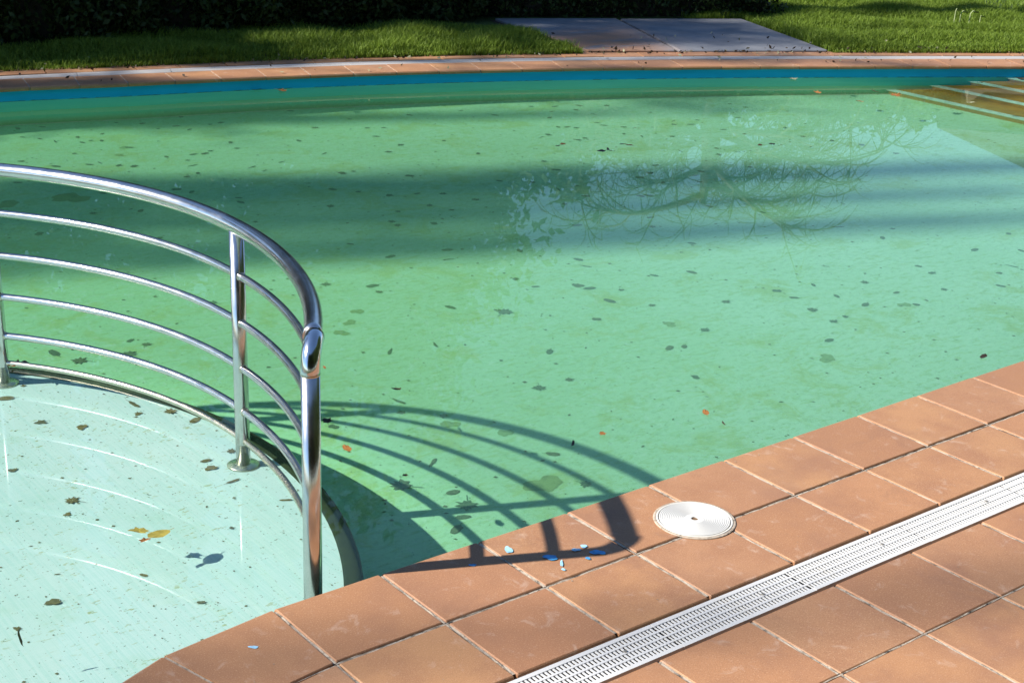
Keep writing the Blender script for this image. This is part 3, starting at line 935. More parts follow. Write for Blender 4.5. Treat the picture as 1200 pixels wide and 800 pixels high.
M_HEDGE = foliage_mat('hedge_leaves', [(.3, (.018, .034, .010)), (.6, (.035, .062, .016)), (.85, (.065, .10, .022))], .15, 12)
M_CORE = simple('hedge_twigs', (.022, .020, .012), .95, var=.5, scale=20)
def hedge(name, p0, p1, thick, h, n, label, leaf=.03, hfun=None):
    p0, p1 = np.array(p0), np.array(p1); d = p1 - p0; L = np.linalg.norm(d); d /= L; nn = np.array([-d[1], d[0]])
    root = empty(name, (p0[0], p0[1], -.012), math.atan2(d[1], d[0]))
    hf = hfun or (lambda s: h)
    # twiggy core: lumpy closed box
    nx = int(L / .25) + 1; prof = [(-.5, 0), (-.52, .45), (-.42, .93), (0, 1.0), (.42, .93), (.52, .45), (.5, 0)]
    vs, fs = [], []
    for i in range(nx + 1):
        s = L * i / nx
        for (a, z) in prof: vs.append((s, a * (thick - .16) * random.uniform(.85, 1.05), z * (hf(s) - .1) * random.uniform(.95, 1.0)))
    m = len(prof)
    for i in range(nx):
        for k in range(m - 1): fs.append((i * m + k, (i + 1) * m + k, (i + 1) * m + k + 1, i * m + k + 1))
    fs.append(tuple(range(m))); fs.append(tuple(nx * m + k for k in range(m - 1, -1, -1)))
    mesh_obj('branches', vs, fs, M_CORE, root)
    s = rng.uniform(-.15, L + .15, n); z = rng.random(n) ** .85; side = rng.random(n)
    hs = np.array([hf(min(max(q, 0), L)) for q in s])
    a = np.where(side < .72, -.5, np.where(side < .86, rng.uniform(-.5, .5, n), .5))
    top = (side >= .72) & (side < .86)
    lump = .10 * np.sin(s * 5.3) * np.sin(z * hs * 4.1) + .06 * np.sin(s * 11.7 + z * 9)
    P_ = np.stack([s, a * thick + np.where(a < 0, -1, 1) * (lump + rng.normal(0, .05, n)), np.where(top, hs + rng.normal(0, .06, n) + .1 * np.sin(s * 7), .02 + z * hs)], 1)
    V, Q_ = leaf_cloud(P_, leaf)
    fast_mesh('foliage', V, Q_, M_HEDGE, root)
    for k in range(int(L / .6)):
        x = .3 + k * .6
        tube('stem', [(x, random.uniform(-.1, .1), 0), (x + random.uniform(-.05, .05), 0, .5), (x + random.uniform(-.1, .1), 0, hf(x) * .8)], [.025, .02, .008], M_BARK, root, 5)
    tag(root, label, 'hedge')
    return root
hedge('evergreen_hedge', (-3.2, 9.35), (6.25, 8.52), .9, 3.6, 52000, 'long dark evergreen hedge in shade along the lawn at the far left', .032,
      lambda s: 1.75 - .85 * min(1, max(0, (s - 4.6) / 1.6)) + .07 * math.sin(s * 2.1))
hedge('low_hedge', (6.3, 8.62), (9.25, 7.30), .55, .55, 9000, 'low dark hedge in shade directly behind the stone slabs', .026, lambda s: .55 + .07 * math.sin(s * 4))

def tree_skeleton(h, seed, weeping=False, spread=.5, levels=3, n1=9, trunk_r=.16, clear=.3):
    rnd = random.Random(seed)
    tubes_ = []; tips = []
    top = Vector((rnd.uniform(-.2, .2), rnd.uniform(-.2, .2), h * (.62 if weeping else .95)))
    tp = [Vector((0, 0, 0)), Vector((rnd.uniform(-.06, .06), rnd.uniform(-.06, .06), h * .25)), top * .6 + Vector((rnd.uniform(-.1, .1), 0, 0)), top]
    tubes_.append((tp, [trunk_r * 1.25, trunk_r, trunk_r * .7, trunk_r * .25], 8))
    def tpt(f):
        f *= 3; i = min(int(f), 2); return tp[i].lerp(tp[i + 1], f - i)
    def grow(p, dr, L, r, lev):
        pts = [p]; q = p.copy(); d = dr.copy(); n = 5
        for k in range(n):
            if weeping: d = (d + Vector((rnd.uniform(-.18, .18), rnd.uniform(-.18, .18), -.03 - .10 * (lev - 1) - .035 * k))).normalized()
            else: d = (d + Vector((rnd.uniform(-.2, .2), rnd.uniform(-.2, .2), rnd.uniform(-.08, .14)))).normalized()
            q = q + d * L / n; pts.append(q.copy())
        tubes_.append((pts, [r * (1 - .8 * k / n) for k in range(n + 1)], 6 if lev == 1 else 4 if lev == 2 else 3))
        if lev >= levels: tips.append(pts[-1]); tips.append(pts[3]); return
        nb = rnd.randint(5, 7)
        for k in range(nb):
            f = rnd.uniform(.25, 1.0); i = min(int(f * n), n - 1); b0 = pts[i].lerp(pts[i + 1], f * n - i)
            ax = Vector((rnd.uniform(-1, 1), rnd.uniform(-1, 1), rnd.uniform(-.6, .8))).normalized()
            grow(b0, (d * .8 + ax * .9).normalized(), L * rnd.uniform(.40, .62), r * .42, lev + 1)
    for k in range(n1):
        f = clear + (1 - clear) * (k + .5) / n1
        a = k * 2.4 + rnd.uniform(-.4, .4)
        el = rnd.uniform(.25, .75) if not weeping else rnd.uniform(.5, 1.0)
        dr = Vector((math.cos(a) * math.cos(el), math.sin(a) * math.cos(el), math.sin(el)))
        grow(tpt(f), dr, h * spread * rnd.uniform(.75, 1.1) * (1.15 - .6 * f if not weeping else 1), trunk_r * .42 * (1.1 - .5 * f), 1)
    return tubes_, tips
def join_tubes(name, tubes_, mat, parent):
    vs, fs = [], []
    for pts, rr, sd in tubes_:
        v, f = tube_data(pts, rr, sd, False)
        o = len(vs); vs += v; fs += [tuple(o + i for i in q) for q in f]
    return fast_mesh(name, [tuple(v) for v in vs], fs, mat, parent, True)

# bare weeping tree whose mirror image lies on the water
bt = empty('weeping_tree', (16.7, 15.05, -.012)); tag(bt, 'bare weeping tree with drooping twigs mirrored in the water', 'tree')
rnd = random.Random(4)
RV = lambda s: Vector((rnd.uniform(-s, s), rnd.uniform(-s, s), rnd.uniform(-s, s)))
trunk_path = [Vector((0, 0, 0)), Vector((.05, -.03, 1.3)), Vector((-.04, .04, 2.6)), Vector((.06, .0, 3.7)), Vector((0, .05, 4.6))]
join_tubes('trunk', [(trunk_path, [.26, .23, .20, .16, .06], 10)], M_BARK, bt)
limbs_, twigs_ = [], []
def arch(p, d, L, n, droop, wob):
    pts = [p.copy()]; q = p.copy(); d = d.normalized()
    for k in range(n):
        d = (d + Vector((rnd.uniform(-wob, wob), rnd.uniform(-wob, wob), rnd.uniform(-wob, wob) * .6 - droop * (k + 1) / n))).normalized()
        q = q + d * L / n; pts.append(q.copy())
    return pts
def lerp_path(pts, f):
    f *= len(pts) - 1; i = min(int(f), len(pts) - 2); return pts[i].lerp(pts[i + 1], f - i), (pts[i + 1] - pts[i]).normalized()
NL = 17
for k in range(NL):
    a = math.atan2(-.624, .781) + (0 if k % 2 else PI) + rnd.gauss(0, .6)
    side = math.cos(a - math.atan2(-.624, .781))            # longer towards the right of the view
    L = 2.9 + .55 * side + rnd.uniform(-.4, .5)
    el = rnd.uniform(.05, .55) if k % 3 else rnd.uniform(.55, .95)
    L *= 1.0 if k % 3 else .55
    p0, _ = lerp_path(trunk_path, rnd.uniform(.50, .97))
    lp_ = arch(p0, Vector((math.cos(a) * math.cos(el), math.sin(a) * math.cos(el), math.sin(el))), L, 9, .17, .11)
    limbs_.append((lp_, [.070 * (1 - .095 * j) for j in range(10)], 6))
    for j in range(15):
        f = rnd.uniform(.18, 1.0); b0, bd = lerp_path(lp_, f)
        sp = arch(b0, bd * .7 + RV(.9) + Vector((0, 0, .15)), rnd.uniform(.5, 1.35), 6, .30, .20)
        limbs_.append((sp, [.022 * (1 - .12 * i_) for i_ in range(7)], 4))
        for m in range(9):
            c0, cd = lerp_path(sp, rnd.uniform(.15, 1.0))
            tp_ = arch(c0, cd * .6 + RV(.8), rnd.uniform(.25, .8), 4, .42, .22)
            twigs_.append((tp_, [.010, .009, .007, .006, .004], 3))
join_tubes('limbs', limbs_, M_BARK, bt)
join_tubes('twigs', twigs_, simple('twig_bark', (.075, .08, .035), .8), bt)

# leafy trees
M_CROWN = foliage_mat('evergreen_crown', [(.3, (.025, .05, .015)), (.6, (.05, .09, .025)), (.85, (.08, .13, .03))], .2, 5)
M_CROWN2 = foliage_mat('shrub_crown', [(.3, (.03, .06, .015)), (.6, (.06, .105, .025)), (.85, (.10, .15, .035))], .2, 3)
def conifer_mesh(h, r, n, clear=.12, seed=1, col=False):
    g = np.random.default_rng(seed)
    z = clear + (1 - clear) * g.random(n)
    lay = np.sin(z * 46 + g.uniform(0, .6, n)) * .12
    rad = r * ((1.0 - .9 * z ** 5) if col else (1.05 - z) ** .55) * np.clip(np.sqrt(g.random(n)) + lay, 0, 1.15)
    a = g.uniform(0, 2 * PI, n)
    k = 1 + .25 * np.sin(a * 3 + z * 20)
    P_ = np.stack([np.cos(a) * rad * k, np.sin(a) * rad * k, z * h - rad * .25], 1)
    return leaf_cloud(P_, .085 * max(1, r), 1, .5)
def leafy_tree(name, loc, h, r, n, label, cat='tree', group=None, seed=1, conifer=True, mat=None, trunk=.14, col=False):
    root = empty(name, loc)
    if conifer:
        tube('trunk', [(0, 0, 0), (.03, .02, h * .5), (0, 0, h * .97)], [trunk, trunk * .65, .02], M_BARK, root, 8)
        V, Q_ = conifer_mesh(h, r, n, seed=seed, col=col)
    else:
        g = np.random.default_rng(seed)
        tbs, tps = tree_skeleton(h * .85, seed, False, .32, 2, 8, trunk, .25)
        join_tubes('trunk', tbs, M_BARK, root)
        cs = np.array([tuple(t) for t in tps]); k = g.integers(0, len(cs), n)
        P_ = cs[k] + g.normal(0, r * .14, (n, 3)); P_[:, 2] = np.clip(P_[:, 2], .15, h)
        V, Q_ = leaf_cloud(P_, .10, 1, .55)
    fast_mesh('crown', V, Q_, mat or M_CROWN, root)
    tag(root, label, cat, group)
    return root
D2 = np.array([.911, -.412]); N2 = np.array([.412, .911])
def uv(u, v): p = D2 * u + N2 * v; return (float(p[0]), float(p[1]), -.012)
# row of narrow conifers to the left of the pool: their long shadows band the floor
for (u, v, h, r, n, sd) in [(-19.0, 5.20, 18.2, .50, 8500, 1), (-21.0, 4.64, 18.8, .46, 6000, 2), (-19.5, 4.08, 17.6, .44, 7000, 12), (-18.5, 7.05, 15.5, .34, 4200, 3), (-7.0, 8.25, 5.6, .8, 4500, 4), (-8.6, 8.85, 7.2, .45, 2600, 14),
                            (-22.0, -.40, 18.6, .26, 750, 5), (-21.0, -1.40, 17.6, .42, 1100, 6)]:
    leafy_tree('conifer', uv(u, v), h, r, n, 'narrow dark conifer standing left of the pool outside the view', 'tree', 'conifers left of the pool', sd, col=True)
for (x, y, h, r, n, sd) in [(-.2, 14.6, 8.6, 1.5, 11000, 41), (1.7, 13.9, 8.2, 1.4, 10000, 42), (3.4, 13.2, 8.8, 1.35, 11000, 43), (5.0, 12.7, 7.6, 1.25, 10000, 44), (6.5, 12.2, 7.2, 1.2, 10000, 45), (7.9, 11.9, 5.2, 1.1, 8000, 46), (9.3, 12.6, 4.6, 1.1, 6000, 47)]:
    leafy_tree('conifer', (x, y, -.012), h, r, n, 'dense conifer rising behind the evergreen hedge', 'tree', 'conifers behind the hedge', sd)
for (x, y, h, sd) in ((8.3, 13.0, 7.6, 51), (9.8, 14.2, 7.0, 52), (11.4, 15.6, 6.6, 53)):
    leafy_tree('young_tree', (x, y, -.012), h, 1.6, 2600, 'thinly leaved young tree beyond the low hedge', 'tree', 'young trees beyond the low hedge', sd, False, M_CROWN2, .07)
leafy_tree('conifer', uv(-5.2, 10.30), 11.5, .6, 3800, 'slim conifer behind the left end of the hedge', 'tree', None, 7)
# bare tree dappling the slabs
for (u, v, h, sd) in ((-9.5, 7.9, 11.5, 11), (-8.5, 9.1, 10.4, 13), (-8.0, 9.6, 9.2, 17)):
    b2 = empty('deciduous_tree', uv(u, v)); tag(b2, 'thinly leaved tree standing left of the pool outside the view', 'tree', 'thinly leaved trees left of the pool')
    tb, tips = tree_skeleton(h, sd, False, .15, 3, 16, .11, .35 if sd == 11 else .80)
    join_tubes('trunk', tb[:1], M_BARK, b2); join_tubes('limbs', [(a, [x * 1.5 for x in b_], c_) for a, b_, c_ in tb[1:]], M_BARK, b2)
    g = np.random.default_rng(sd); cs = np.array([tuple(q) for q in tips]); V, Q_ = leaf_cloud(cs[g.integers(0, len(cs), 1500)] + g.normal(0, .10, (1500, 3)), .07)
    fast_mesh('crown', V, Q_, M_CROWN, b2)
# shrubs beyond the lawn (seen in the mirror of the water); unseen trees added behind the deck to block sky light
k = 0
g = np.random.default_rng(99); n = 11000
dd = g.normal(size=(n, 3)); dd /= np.linalg.norm(dd, axis=1, keepdims=True)
P_ = dd * ((1 + .15 * np.sin(dd[:, 0] * 7) * np.sin(dd[:, 1] * 6)) * g.random(n) ** .25)[:, None] * np.array([2.3, 2.3, 4.4]) + np.array([0, 0, 5.0])
V, Q_ = leaf_cloud(P_, .19, 1, .6)
back0 = None
for (x, y, s) in [(-8.6, -6.4, 1.25), (-6.6, -9.0, 1.3), (-3.6, -10.4, 1.35), (-.2, -10.8, 1.4), (3.2, -10.6, 1.4), (6.6, -10.2, 1.4), (9.8, -9.6, 1.4), (12.9, -7.6, 1.4), (14.6, -4.4, 1.4), (15.6, -1.0, 1.3)]:
    root = empty('sky_blocking_tree', (x, y, -.012), random.uniform(0, 6)); root.scale = (s, s, s)
    if back0 is None:
        a_ = tube('trunk', [(0, 0, 0), (.05, .03, 3), (0, 0, 7)], [.2, .15, .05], M_BARK, root, 8); b_ = fast_mesh('crown', V, Q_, M_CROWN2, root); back0 = (a_.data, b_.data)
    else:
        inst('trunk', back0[0], root); inst('crown', back0[1], root)
    tag(root, 'round leafy tree added out of view behind the deck to block sky light', 'tree', 'sky-blocking trees added behind the deck')
for (x, y, h) in [(15.9, 23.5, 8.2), (17.2, 22.6, 7.4), (18.48, 21.58, 6.4), (19.7, 20.5, 5.5), (20.85, 19.4, 4.6), (21.35, 18.9, 4.3), (21.9, 18.3, 4.35), (22.3, 17.85, 4.2), (22.7, 17.4, 4.3), (23.6, 16.3, 4.25)]:
    k += 1
    root = empty('bushy_tree', (x, y, -.012)); g = np.random.default_rng(20 + k)
    tube('trunk', [(0, 0, 0), (.05, .03, h * .4), (0, .05, h * .8)], [.14, .10, .03], M_BARK, root, 8)
    n = 9000; dd = g.normal(size=(n, 3)); dd /= np.linalg.norm(dd, axis=1, keepdims=True)
    lump = 1 + .14 * np.sin(dd[:, 0] * 6 + k) * np.sin(dd[:, 1] * 7) + .10 * np.sin(dd[:, 2] * 11 + dd[:, 0] * 9)
    P_ = dd * (lump * g.random(n) ** .28)[:, None] * np.array([1.45, 1.45, h * .47]) + np.array([0, 0, h * .51])
    V, Q_ = leaf_cloud(P_, .10, 1, .55)
    fast_mesh('crown', V, Q_, M_CROWN2, root)
    tag(root, 'bushy green tree beyond the lawn, mirrored low in the water', 'tree', 'bushy trees beyond the lawn')

# house at the far right, its roof edge mirrored in the water
ho = empty('house', (26.6, 17.4, -.012), math.radians(-52)); tag(ho, 'pale house with tiled roof beyond the lawn, mirrored at the right', 'house')
M_HW = simple('render_wall', (.22, .19, .15), .9, var=.1); M_RF = simple('roof_tiles', (.055, .042, .038), .85, var=.3, scale=6); M_GL = simple('window_glass', (.05, .07, .09), .1)
prism('wall', [(.5, 0), (9.5, 0), (9.5, 7), (.5, 7)], 0, 4.6, M_HW, ho)
rv = [(-.1, -.5, 4.65), (9.9, -.5, 4.65), (9.9, 3.5, 6.4), (2.6, 3.5, 6.4), (-.1, 7.5, 4.65), (9.9, 7.5, 4.65)]
rf = mesh_obj('roof', rv, [(0, 1, 2, 3), (3, 2, 5, 4), (0, 3, 4), (1, 5, 2), (0, 4, 5, 1)], M_RF, ho)
prism('chimney', [(5, 3.1), (5.7, 3.1), (5.7, 3.9), (5, 3.9)], 5.9, 7.3, M_HW, rf)
for x in (1.6, 4.6, 7.6):
    wd = prism('window', [(x, -.05), (x + 1.2, -.05), (x + 1.2, .02), (x, .02)], 1.0, 2.4, simple('frame_white', (.7, .7, .68), .6) if x < 2 else bpy.data.materials['frame_white'], ho)
    prism('pane', [(x + .08, -.056), (x + 1.12, -.056), (x + 1.12, -.051), (x + .08, -.051)], 1.08, 2.32, M_GL, wd)
dr_ = prism('door', [(3.3, -.05), (4.2, -.05), (4.2, .02), (3.3, .02)], 0, 2.1, simple('door_wood', (.16, .08, .04), .6), ho)

# drooping pale stalks on the lawn
M_STALK = simple('pale_stalk', (.34, .40, .20), .7, var=.2)
pl = empty('wild_stalks', (10.38, 5.70, -.01)); tag(pl, 'pale drooping weed stalks standing in the lawn at top right', 'plant')
for (x, y, h, b_) in [(-.11, .05, .19, .03), (-.05, .03, .17, .05), (.03, -.02, .17, .06), (.17, -.04, .12, .02)]:
    s = tube('stalk', [(x, y, 0), (x + .01, y, h * .5), (x + .012, y, h * .85), (x + b_ * .5, y - b_ * .2, h), (x + b_, y - b_ * .4, h * .94)], [.006, .005, .004, .005, .007], M_STALK, pl, 6)
    vs = [(x + b_ - .02, y - b_ * .4, h), (x + b_ + .02, y - b_ * .4 - .02, h * .98), (x + b_ + .05, y - b_ * .4, h * .84), (x + b_ - .01, y - b_ * .4 + .02, h * .9)]
    mesh_obj('leaf', vs, [(0, 1, 2, 3)], M_STALK, s)

# ------------------------------------------------------------------ leaves in the pool
SUNKEN = [(1.513,6.604,0.043),(1.591,6.508,0.047),(1.650,6.396,0.064),(1.820,6.437,0.057),(1.860,6.308,0.043),(1.789,6.293,0.053),(1.917,6.276,0.054),(1.999,6.450,0.045),(1.999,6.021,0.062),(1.633,6.045,0.043),(1.279,6.021,0.052),(1.606,5.743,0.056),(1.677,5.752,0.053),(1.751,5.639,0.058),(1.824,5.574,0.062),(1.412,5.805,0.069),(2.097,5.687,0.049),(2.275,5.662,0.059),(2.347,5.647,0.061),(2.410,5.688,0.049),(2.175,5.545,0.040),(2.146,5.416,0.069),(1.997,5.198,0.049),(2.090,5.236,0.049),(1.818,4.972,0.067),(1.870,4.878,0.058),(2.585,5.668,0.054),(2.628,5.830,0.063),(2.382,6.410,0.041),(2.521,6.421,0.061),(2.556,6.286,0.051),(2.210,6.706,0.043),(2.356,6.598,0.060),(2.679,6.664,0.068),(2.748,6.356,0.046),(2.838,6.366,0.059),(2.047,4.629,0.049),(2.013,4.547,0.062),(1.453,4.676,0.062),(1.325,4.168,0.047),(0.815,4.555,0.065),(1.425,5.113,0.060),(1.078,5.565,0.060),(2.443,5.199,0.065),(1.732,6.819,0.053),(1.572,6.848,0.063),(2.857,4.796,0.066),(2.938,4.796,0.043),(3.187,4.533,0.065),(3.600,4.151,0.052),(3.755,4.013,0.054),(3.944,3.808,0.044),(2.613,4.509,0.061),(2.716,4.384,0.049),(2.833,4.229,0.066),(2.999,4.174,0.048),(3.131,4.095,0.057),(3.223,3.891,0.052),(2.920,3.928,0.058),(2.981,3.790,0.046),(2.691,3.925,0.045),(2.551,3.777,0.062),(2.540,3.708,0.063),(2.738,3.625,0.057),(2.413,4.210,0.068),(3.627,3.542,0.046),(3.411,3.176,0.066),(2.138,3.559,0.045),(2.529,3.200,0.069),(2.848,2.985,0.059),(2.442,3.070,0.058),(2.203,3.268,0.069),(3.021,2.707,0.064),(1.700,3.083,0.064),(1.884,2.939,0.075),(1.865,2.849,0.051),(2.550,2.640,0.043),(2.563,2.496,0.046),(2.746,2.394,0.060),(2.033,2.492,0.066),(2.210,2.297,0.100),(5.399,5.777,0.049),(5.108,5.728,0.055),(5.269,5.639,0.065),(5.457,5.570,0.069),(5.644,5.467,0.061),(5.132,5.513,0.046),(5.336,5.467,0.056),(5.359,5.287,0.061),(5.776,5.120,0.042),(4.993,5.362,0.060),(5.194,5.058,0.051),(5.178,4.973,0.058),(4.854,5.095,0.060),(4.914,5.061,0.060),(4.951,5.010,0.056),(5.273,4.857,0.057),(5.130,4.697,0.046),(5.189,4.574,0.055),(5.728,4.818,0.044),(5.655,4.733,0.054),(5.382,4.463,0.056),(5.761,4.672,0.063),(5.854,4.432,0.052),(5.893,4.257,0.041),(6.244,4.656,0.056),(5.907,4.749,0.046),(4.640,4.948,0.062),(4.549,4.912,0.052),(4.801,4.740,0.051),(4.726,4.725,0.067),(5.132,4.125,0.052),(5.401,4.050,0.050),(5.460,3.905,0.050),(5.295,3.921,0.054),(5.230,3.565,0.043),(4.147,4.386,0.056),(4.077,4.178,0.068),(4.715,3.924,0.057),(4.423,3.754,0.062),(4.552,3.797,0.068),(3.794,3.809,0.065),(3.845,3.602,0.062),(4.186,3.416,0.064),(4.132,3.427,0.065),(4.757,3.601,0.048),(4.867,3.658,0.054),(4.683,3.479,0.050),(4.466,3.586,0.048),(4.339,3.043,0.057),(3.874,3.064,0.050),(3.761,2.920,0.059),(3.406,3.178,0.057),(4.521,2.784,0.043),(3.737,2.583,0.053),(6.542,5.038,0.052),(6.564,4.884,0.061),(4.066,1.905,0.043),(3.782,1.737,0.045),(3.555,1.780,0.055),(3.556,1.660,0.052),(4.042,1.613,0.060),(3.754,1.559,0.050),(4.051,1.422,0.046),(3.498,1.496,0.068),(3.996,1.251,0.047),(4.492,1.627,0.044),(4.461,1.514,0.048),(4.302,1.317,0.050),(4.768,1.313,0.047),(4.595,1.185,0.056),(4.993,1.633,0.068),(5.422,1.711,0.044),(5.205,1.476,0.052),(3.256,1.176,0.060),(4.926,1.343,0.067),(4.678,2.343,0.070),(4.925,2.147,0.044),(4.729,2.061,0.056),(3.780,1.395,0.066),(3.563,1.341,0.042),(3.464,1.325,0.058),(3.029,2.702,0.045),(2.984,2.600,0.063),(2.757,2.387,0.070),(2.776,2.330,0.070),(2.898,2.222,0.040),(2.745,2.132,0.075),(3.191,2.293,0.052),(3.391,2.228,0.065),(2.875,1.977,0.047),(3.222,1.807,0.060),(2.528,1.984,0.052),(2.641,1.501,0.048),(2.568,1.525,0.061),(2.436,1.218,0.049),(1.955,1.507,0.051),(2.860,1.595,0.063),(1.701,2.141,0.055),(1.800,1.513,0.075),(1.225,1.728,0.070),(1.175,1.633,0.045),(1.298,1.513,0.053),(1.027,1.199,0.066),(1.451,0.999,0.060),(0.831,1.110,0.110),(0.951,0.966,0.060),(0.877,1.668,0.050),(1.486,2.185,0.063),(2.086,1.795,0.061),(0.943,0.864,0.100),(0.876,0.798,0.060),(0.809,0.742,0.070),(1.397,0.742,0.061),(6.204,3.985,0.056),(6.293,3.784,0.057),(6.381,3.587,0.060),(6.301,4.237,0.050),(6.392,3.296,0.060),(3.562,5.501,0.058),(3.580,5.213,0.064),(3.648,5.742,0.054),(3.901,5.169,0.041),(3.893,4.767,0.056),(3.403,5.101,0.066),(3.014,5.270,0.059),(3.045,5.651,0.059),(2.666,5.217,0.052),(3.684,6.025,0.051),(4.138,5.932,0.062),(4.552,5.866,0.042),(4.689,5.627,0.066),(3.288,6.555,0.066),(3.336,5.915,0.069),(2.549,4.701,0.044),(2.472,5.088,0.043),(3.450,6.467,0.067),(3.752,5.684,0.052),(0.508,2.770,0.090),(0.247,2.943,0.080),(0.309,2.805,0.090),(0.583,2.908,0.045),(0.619,2.827,0.055),(1.110,3.138,0.060),(1.210,4.760,0.062),(1.904,4.165,0.040)]
FILM = [(1.629,2.680,0.080),(1.522,2.578,0.080),(1.419,2.492,0.080),(2.777,1.741,0.080),(3.082,1.035,0.110),(3.946,1.284,0.080),(1.413,1.248,0.080),(1.270,0.828,0.170),(1.275,1.434,0.090),(1.216,5.110,0.260),(0.851,5.160,0.200),(1.966,6.039,0.080),(1.860,5.869,0.080),(1.422,2.490,0.080)]
FLOATING = [(4.051,4.092,0.060,'o'),(3.992,4.071,0.040,'d'),(4.147,3.823,0.080,'d'),(4.211,3.840,0.080,'d'),(4.208,3.789,0.060,'d'),(4.389,3.902,0.050,'d'),(4.411,3.862,0.070,'o'),(4.802,4.218,0.050,'d'),(5.163,3.440,0.050,'o'),(5.257,3.416,0.060,'d'),(3.096,0.253,0.055,'d'),(0.792,1.594,0.050,'o'),(0.904,1.264,0.055,'d'),(0.536,1.154,0.060,'d'),(0.469,0.913,0.055,'o'),(1.135,0.523,0.050,'d'),(0.514,0.635,0.030,'d'),(1.279,0.531,0.040,'o'),(1.717,0.462,0.050,'o'),(1.704,0.358,0.035,'d'),(7.180,4.968,0.090,'p'),(6.916,4.495,0.090,'o'),(6.930,4.083,0.100,'o'),(7.368,4.296,0.080,'d'),(7.374,4.103,0.120,'o'),(8.463,4.120,0.070,'d'),(7.684,3.644,0.070,'p'),(7.513,3.453,0.070,'d'),(-0.165,2.253,0.090,'o'),(-0.135,2.245,0.050,'d'),(8.943,4.081,0.090,'d'),(3.218,6.546,0.090,'d'),(3.364,6.434,0.100,'o')]
WADING = [(-0.155,2.216,0.030),(-0.252,2.132,0.075),(-0.124,1.738,0.055),(0.116,1.829,0.080),(0.092,1.741,0.040),(0.203,1.697,0.070),(0.234,1.576,0.060),(-0.450,1.538,0.040),(0.117,1.064,0.060),(-0.424,1.141,0.035),(-0.042,0.776,0.025),(-0.390,0.662,0.030),(-0.664,0.663,0.055),(-0.593,0.805,0.020),(-0.796,0.586,0.030),(0.219,1.274,0.050),(0.116,1.252,0.045),(0.101,1.191,0.055),(0.194,0.848,0.050),(-0.227,1.858,0.055),(-0.372,1.219,0.070),(-0.322,0.431,0.030)]

def leaf_mesh(name, kind, seed, mat, curl=.12):
    rnd = random.Random(seed)
    pts = []
    if kind == 'lobed':
        base = [(0, 1.0), (.16, .55), (.42, .72), (.38, .40), (.85, .38), (.50, .08), (.72, -.22), (.30, -.22), (.22, -.55), (.05, -.45)]
        half = [(x * rnd.uniform(.85, 1.15), y * rnd.uniform(.9, 1.1)) for x, y in base]
        left = [(-x * rnd.uniform(.8, 1.15), y * rnd.uniform(.9, 1.1)) for x, y in reversed(base[1:])]
        pts = half + left
    elif kind == 'oval':
        n = 14
        for k in range(n):
            a = 2 * PI * k / n
            pts.append((math.sin(a) * .48 * rnd.uniform(.85, 1.12), math.cos(a) * (1.0 if math.cos(a) > 0 else .8) * rnd.uniform(.9, 1.08)))
    elif kind == 'sliver':
        n = 12
        for k in range(n):
            a = 2 * PI * k / n
            pts.append((math.sin(a) * .22 * rnd.uniform(.6, 1.3), math.cos(a) * rnd.uniform(.85, 1.1)))
    elif kind == 'blob':
        n = 26; q = [rnd.uniform(0, 6) for _ in range(4)]
        for k in range(n):
            a = 2 * PI * k / n
            r_ = .8 + .16 * math.sin(2 * a + q[0]) + .12 * math.sin(3 * a + q[1]) + .07 * math.sin(5 * a + q[2]) + .05 * math.sin(9 * a + q[3])
            pts.append((math.sin(a) * r_ * .85, math.cos(a) * r_))
    else:   # torn
        n = 13
        for k in range(n):
            a = 2 * PI * k / n
            r_ = rnd.uniform(.45, 1.0)
            pts.append((math.sin(a) * r_ * .8, math.cos(a) * r_))
    vs = [(0, 0, .02)] + [(x * .5, y * .5, curl * (x * x * .6 + (y * y) * .25) * rnd.uniform(.4, 1.3)) for x, y in pts]
    # stalk
    n = len(pts); fs = [(0, 1 + k, 1 + (k + 1) % n) for k in range(n)]
    if kind == 'blob':
        me = bpy.data.meshes.new(name); me.from_pydata(vs, [], fs); me.update(); me.materials.append(mat); return me
    o = len(vs); vs += [(-.015, -.25, .012), (.015, -.25, .012), (.05, -.62, .02), (.025, -.63, .02)]
    fs.append((o, o + 1, o + 2, o + 3))
    me = bpy.data.meshes.new(name); me.from_pydata(vs, [], fs); me.update(); me.materials.append(mat)
    return me
M_SUNK = leaf_mat('sodden_leaf', (.095, .215, .120), (.125, .215, .105), .9)
M_FILM = leaf_mat('algae_clump', (.22, .47, .20), (.23, .43, .15), .9)
M_BROWNL = leaf_mat('brown_leaf', (.25, .105, .03), (.33, .15, .04), .55)
M_DARKL = leaf_mat('dark_wet_leaf', (.022, .016, .010), (.06, .035, .015), .5)
M_PALEL = leaf_mat('pale_leaf', (.35, .36, .22), (.30, .30, .20), .6)
M_YEL = leaf_mat('yellow_leaf', (.30, .255, .05), (.30, .255, .05), .6)
M_KID = leaf_mat('brown_sunk_leaf', (.14, .155, .095), (.21, .18, .07), .9)
kinds = ['lobed', 'oval', 'torn', 'oval', 'sliver', 'torn', 'lobed', 'oval']
sunk_me = [leaf_mesh('sunken_leaf', k, 30 + i, M_SUNK, .10) for i, k in enumerate(kinds)]
lob_me = [leaf_mesh('sunken_leaf', 'lobed', 60 + i, M_SUNK, .12) for i in range(3)]
film_me = [leaf_mesh('algae_clump', 'blob', 70 + i, M_FILM, .05) for i in range(3)]
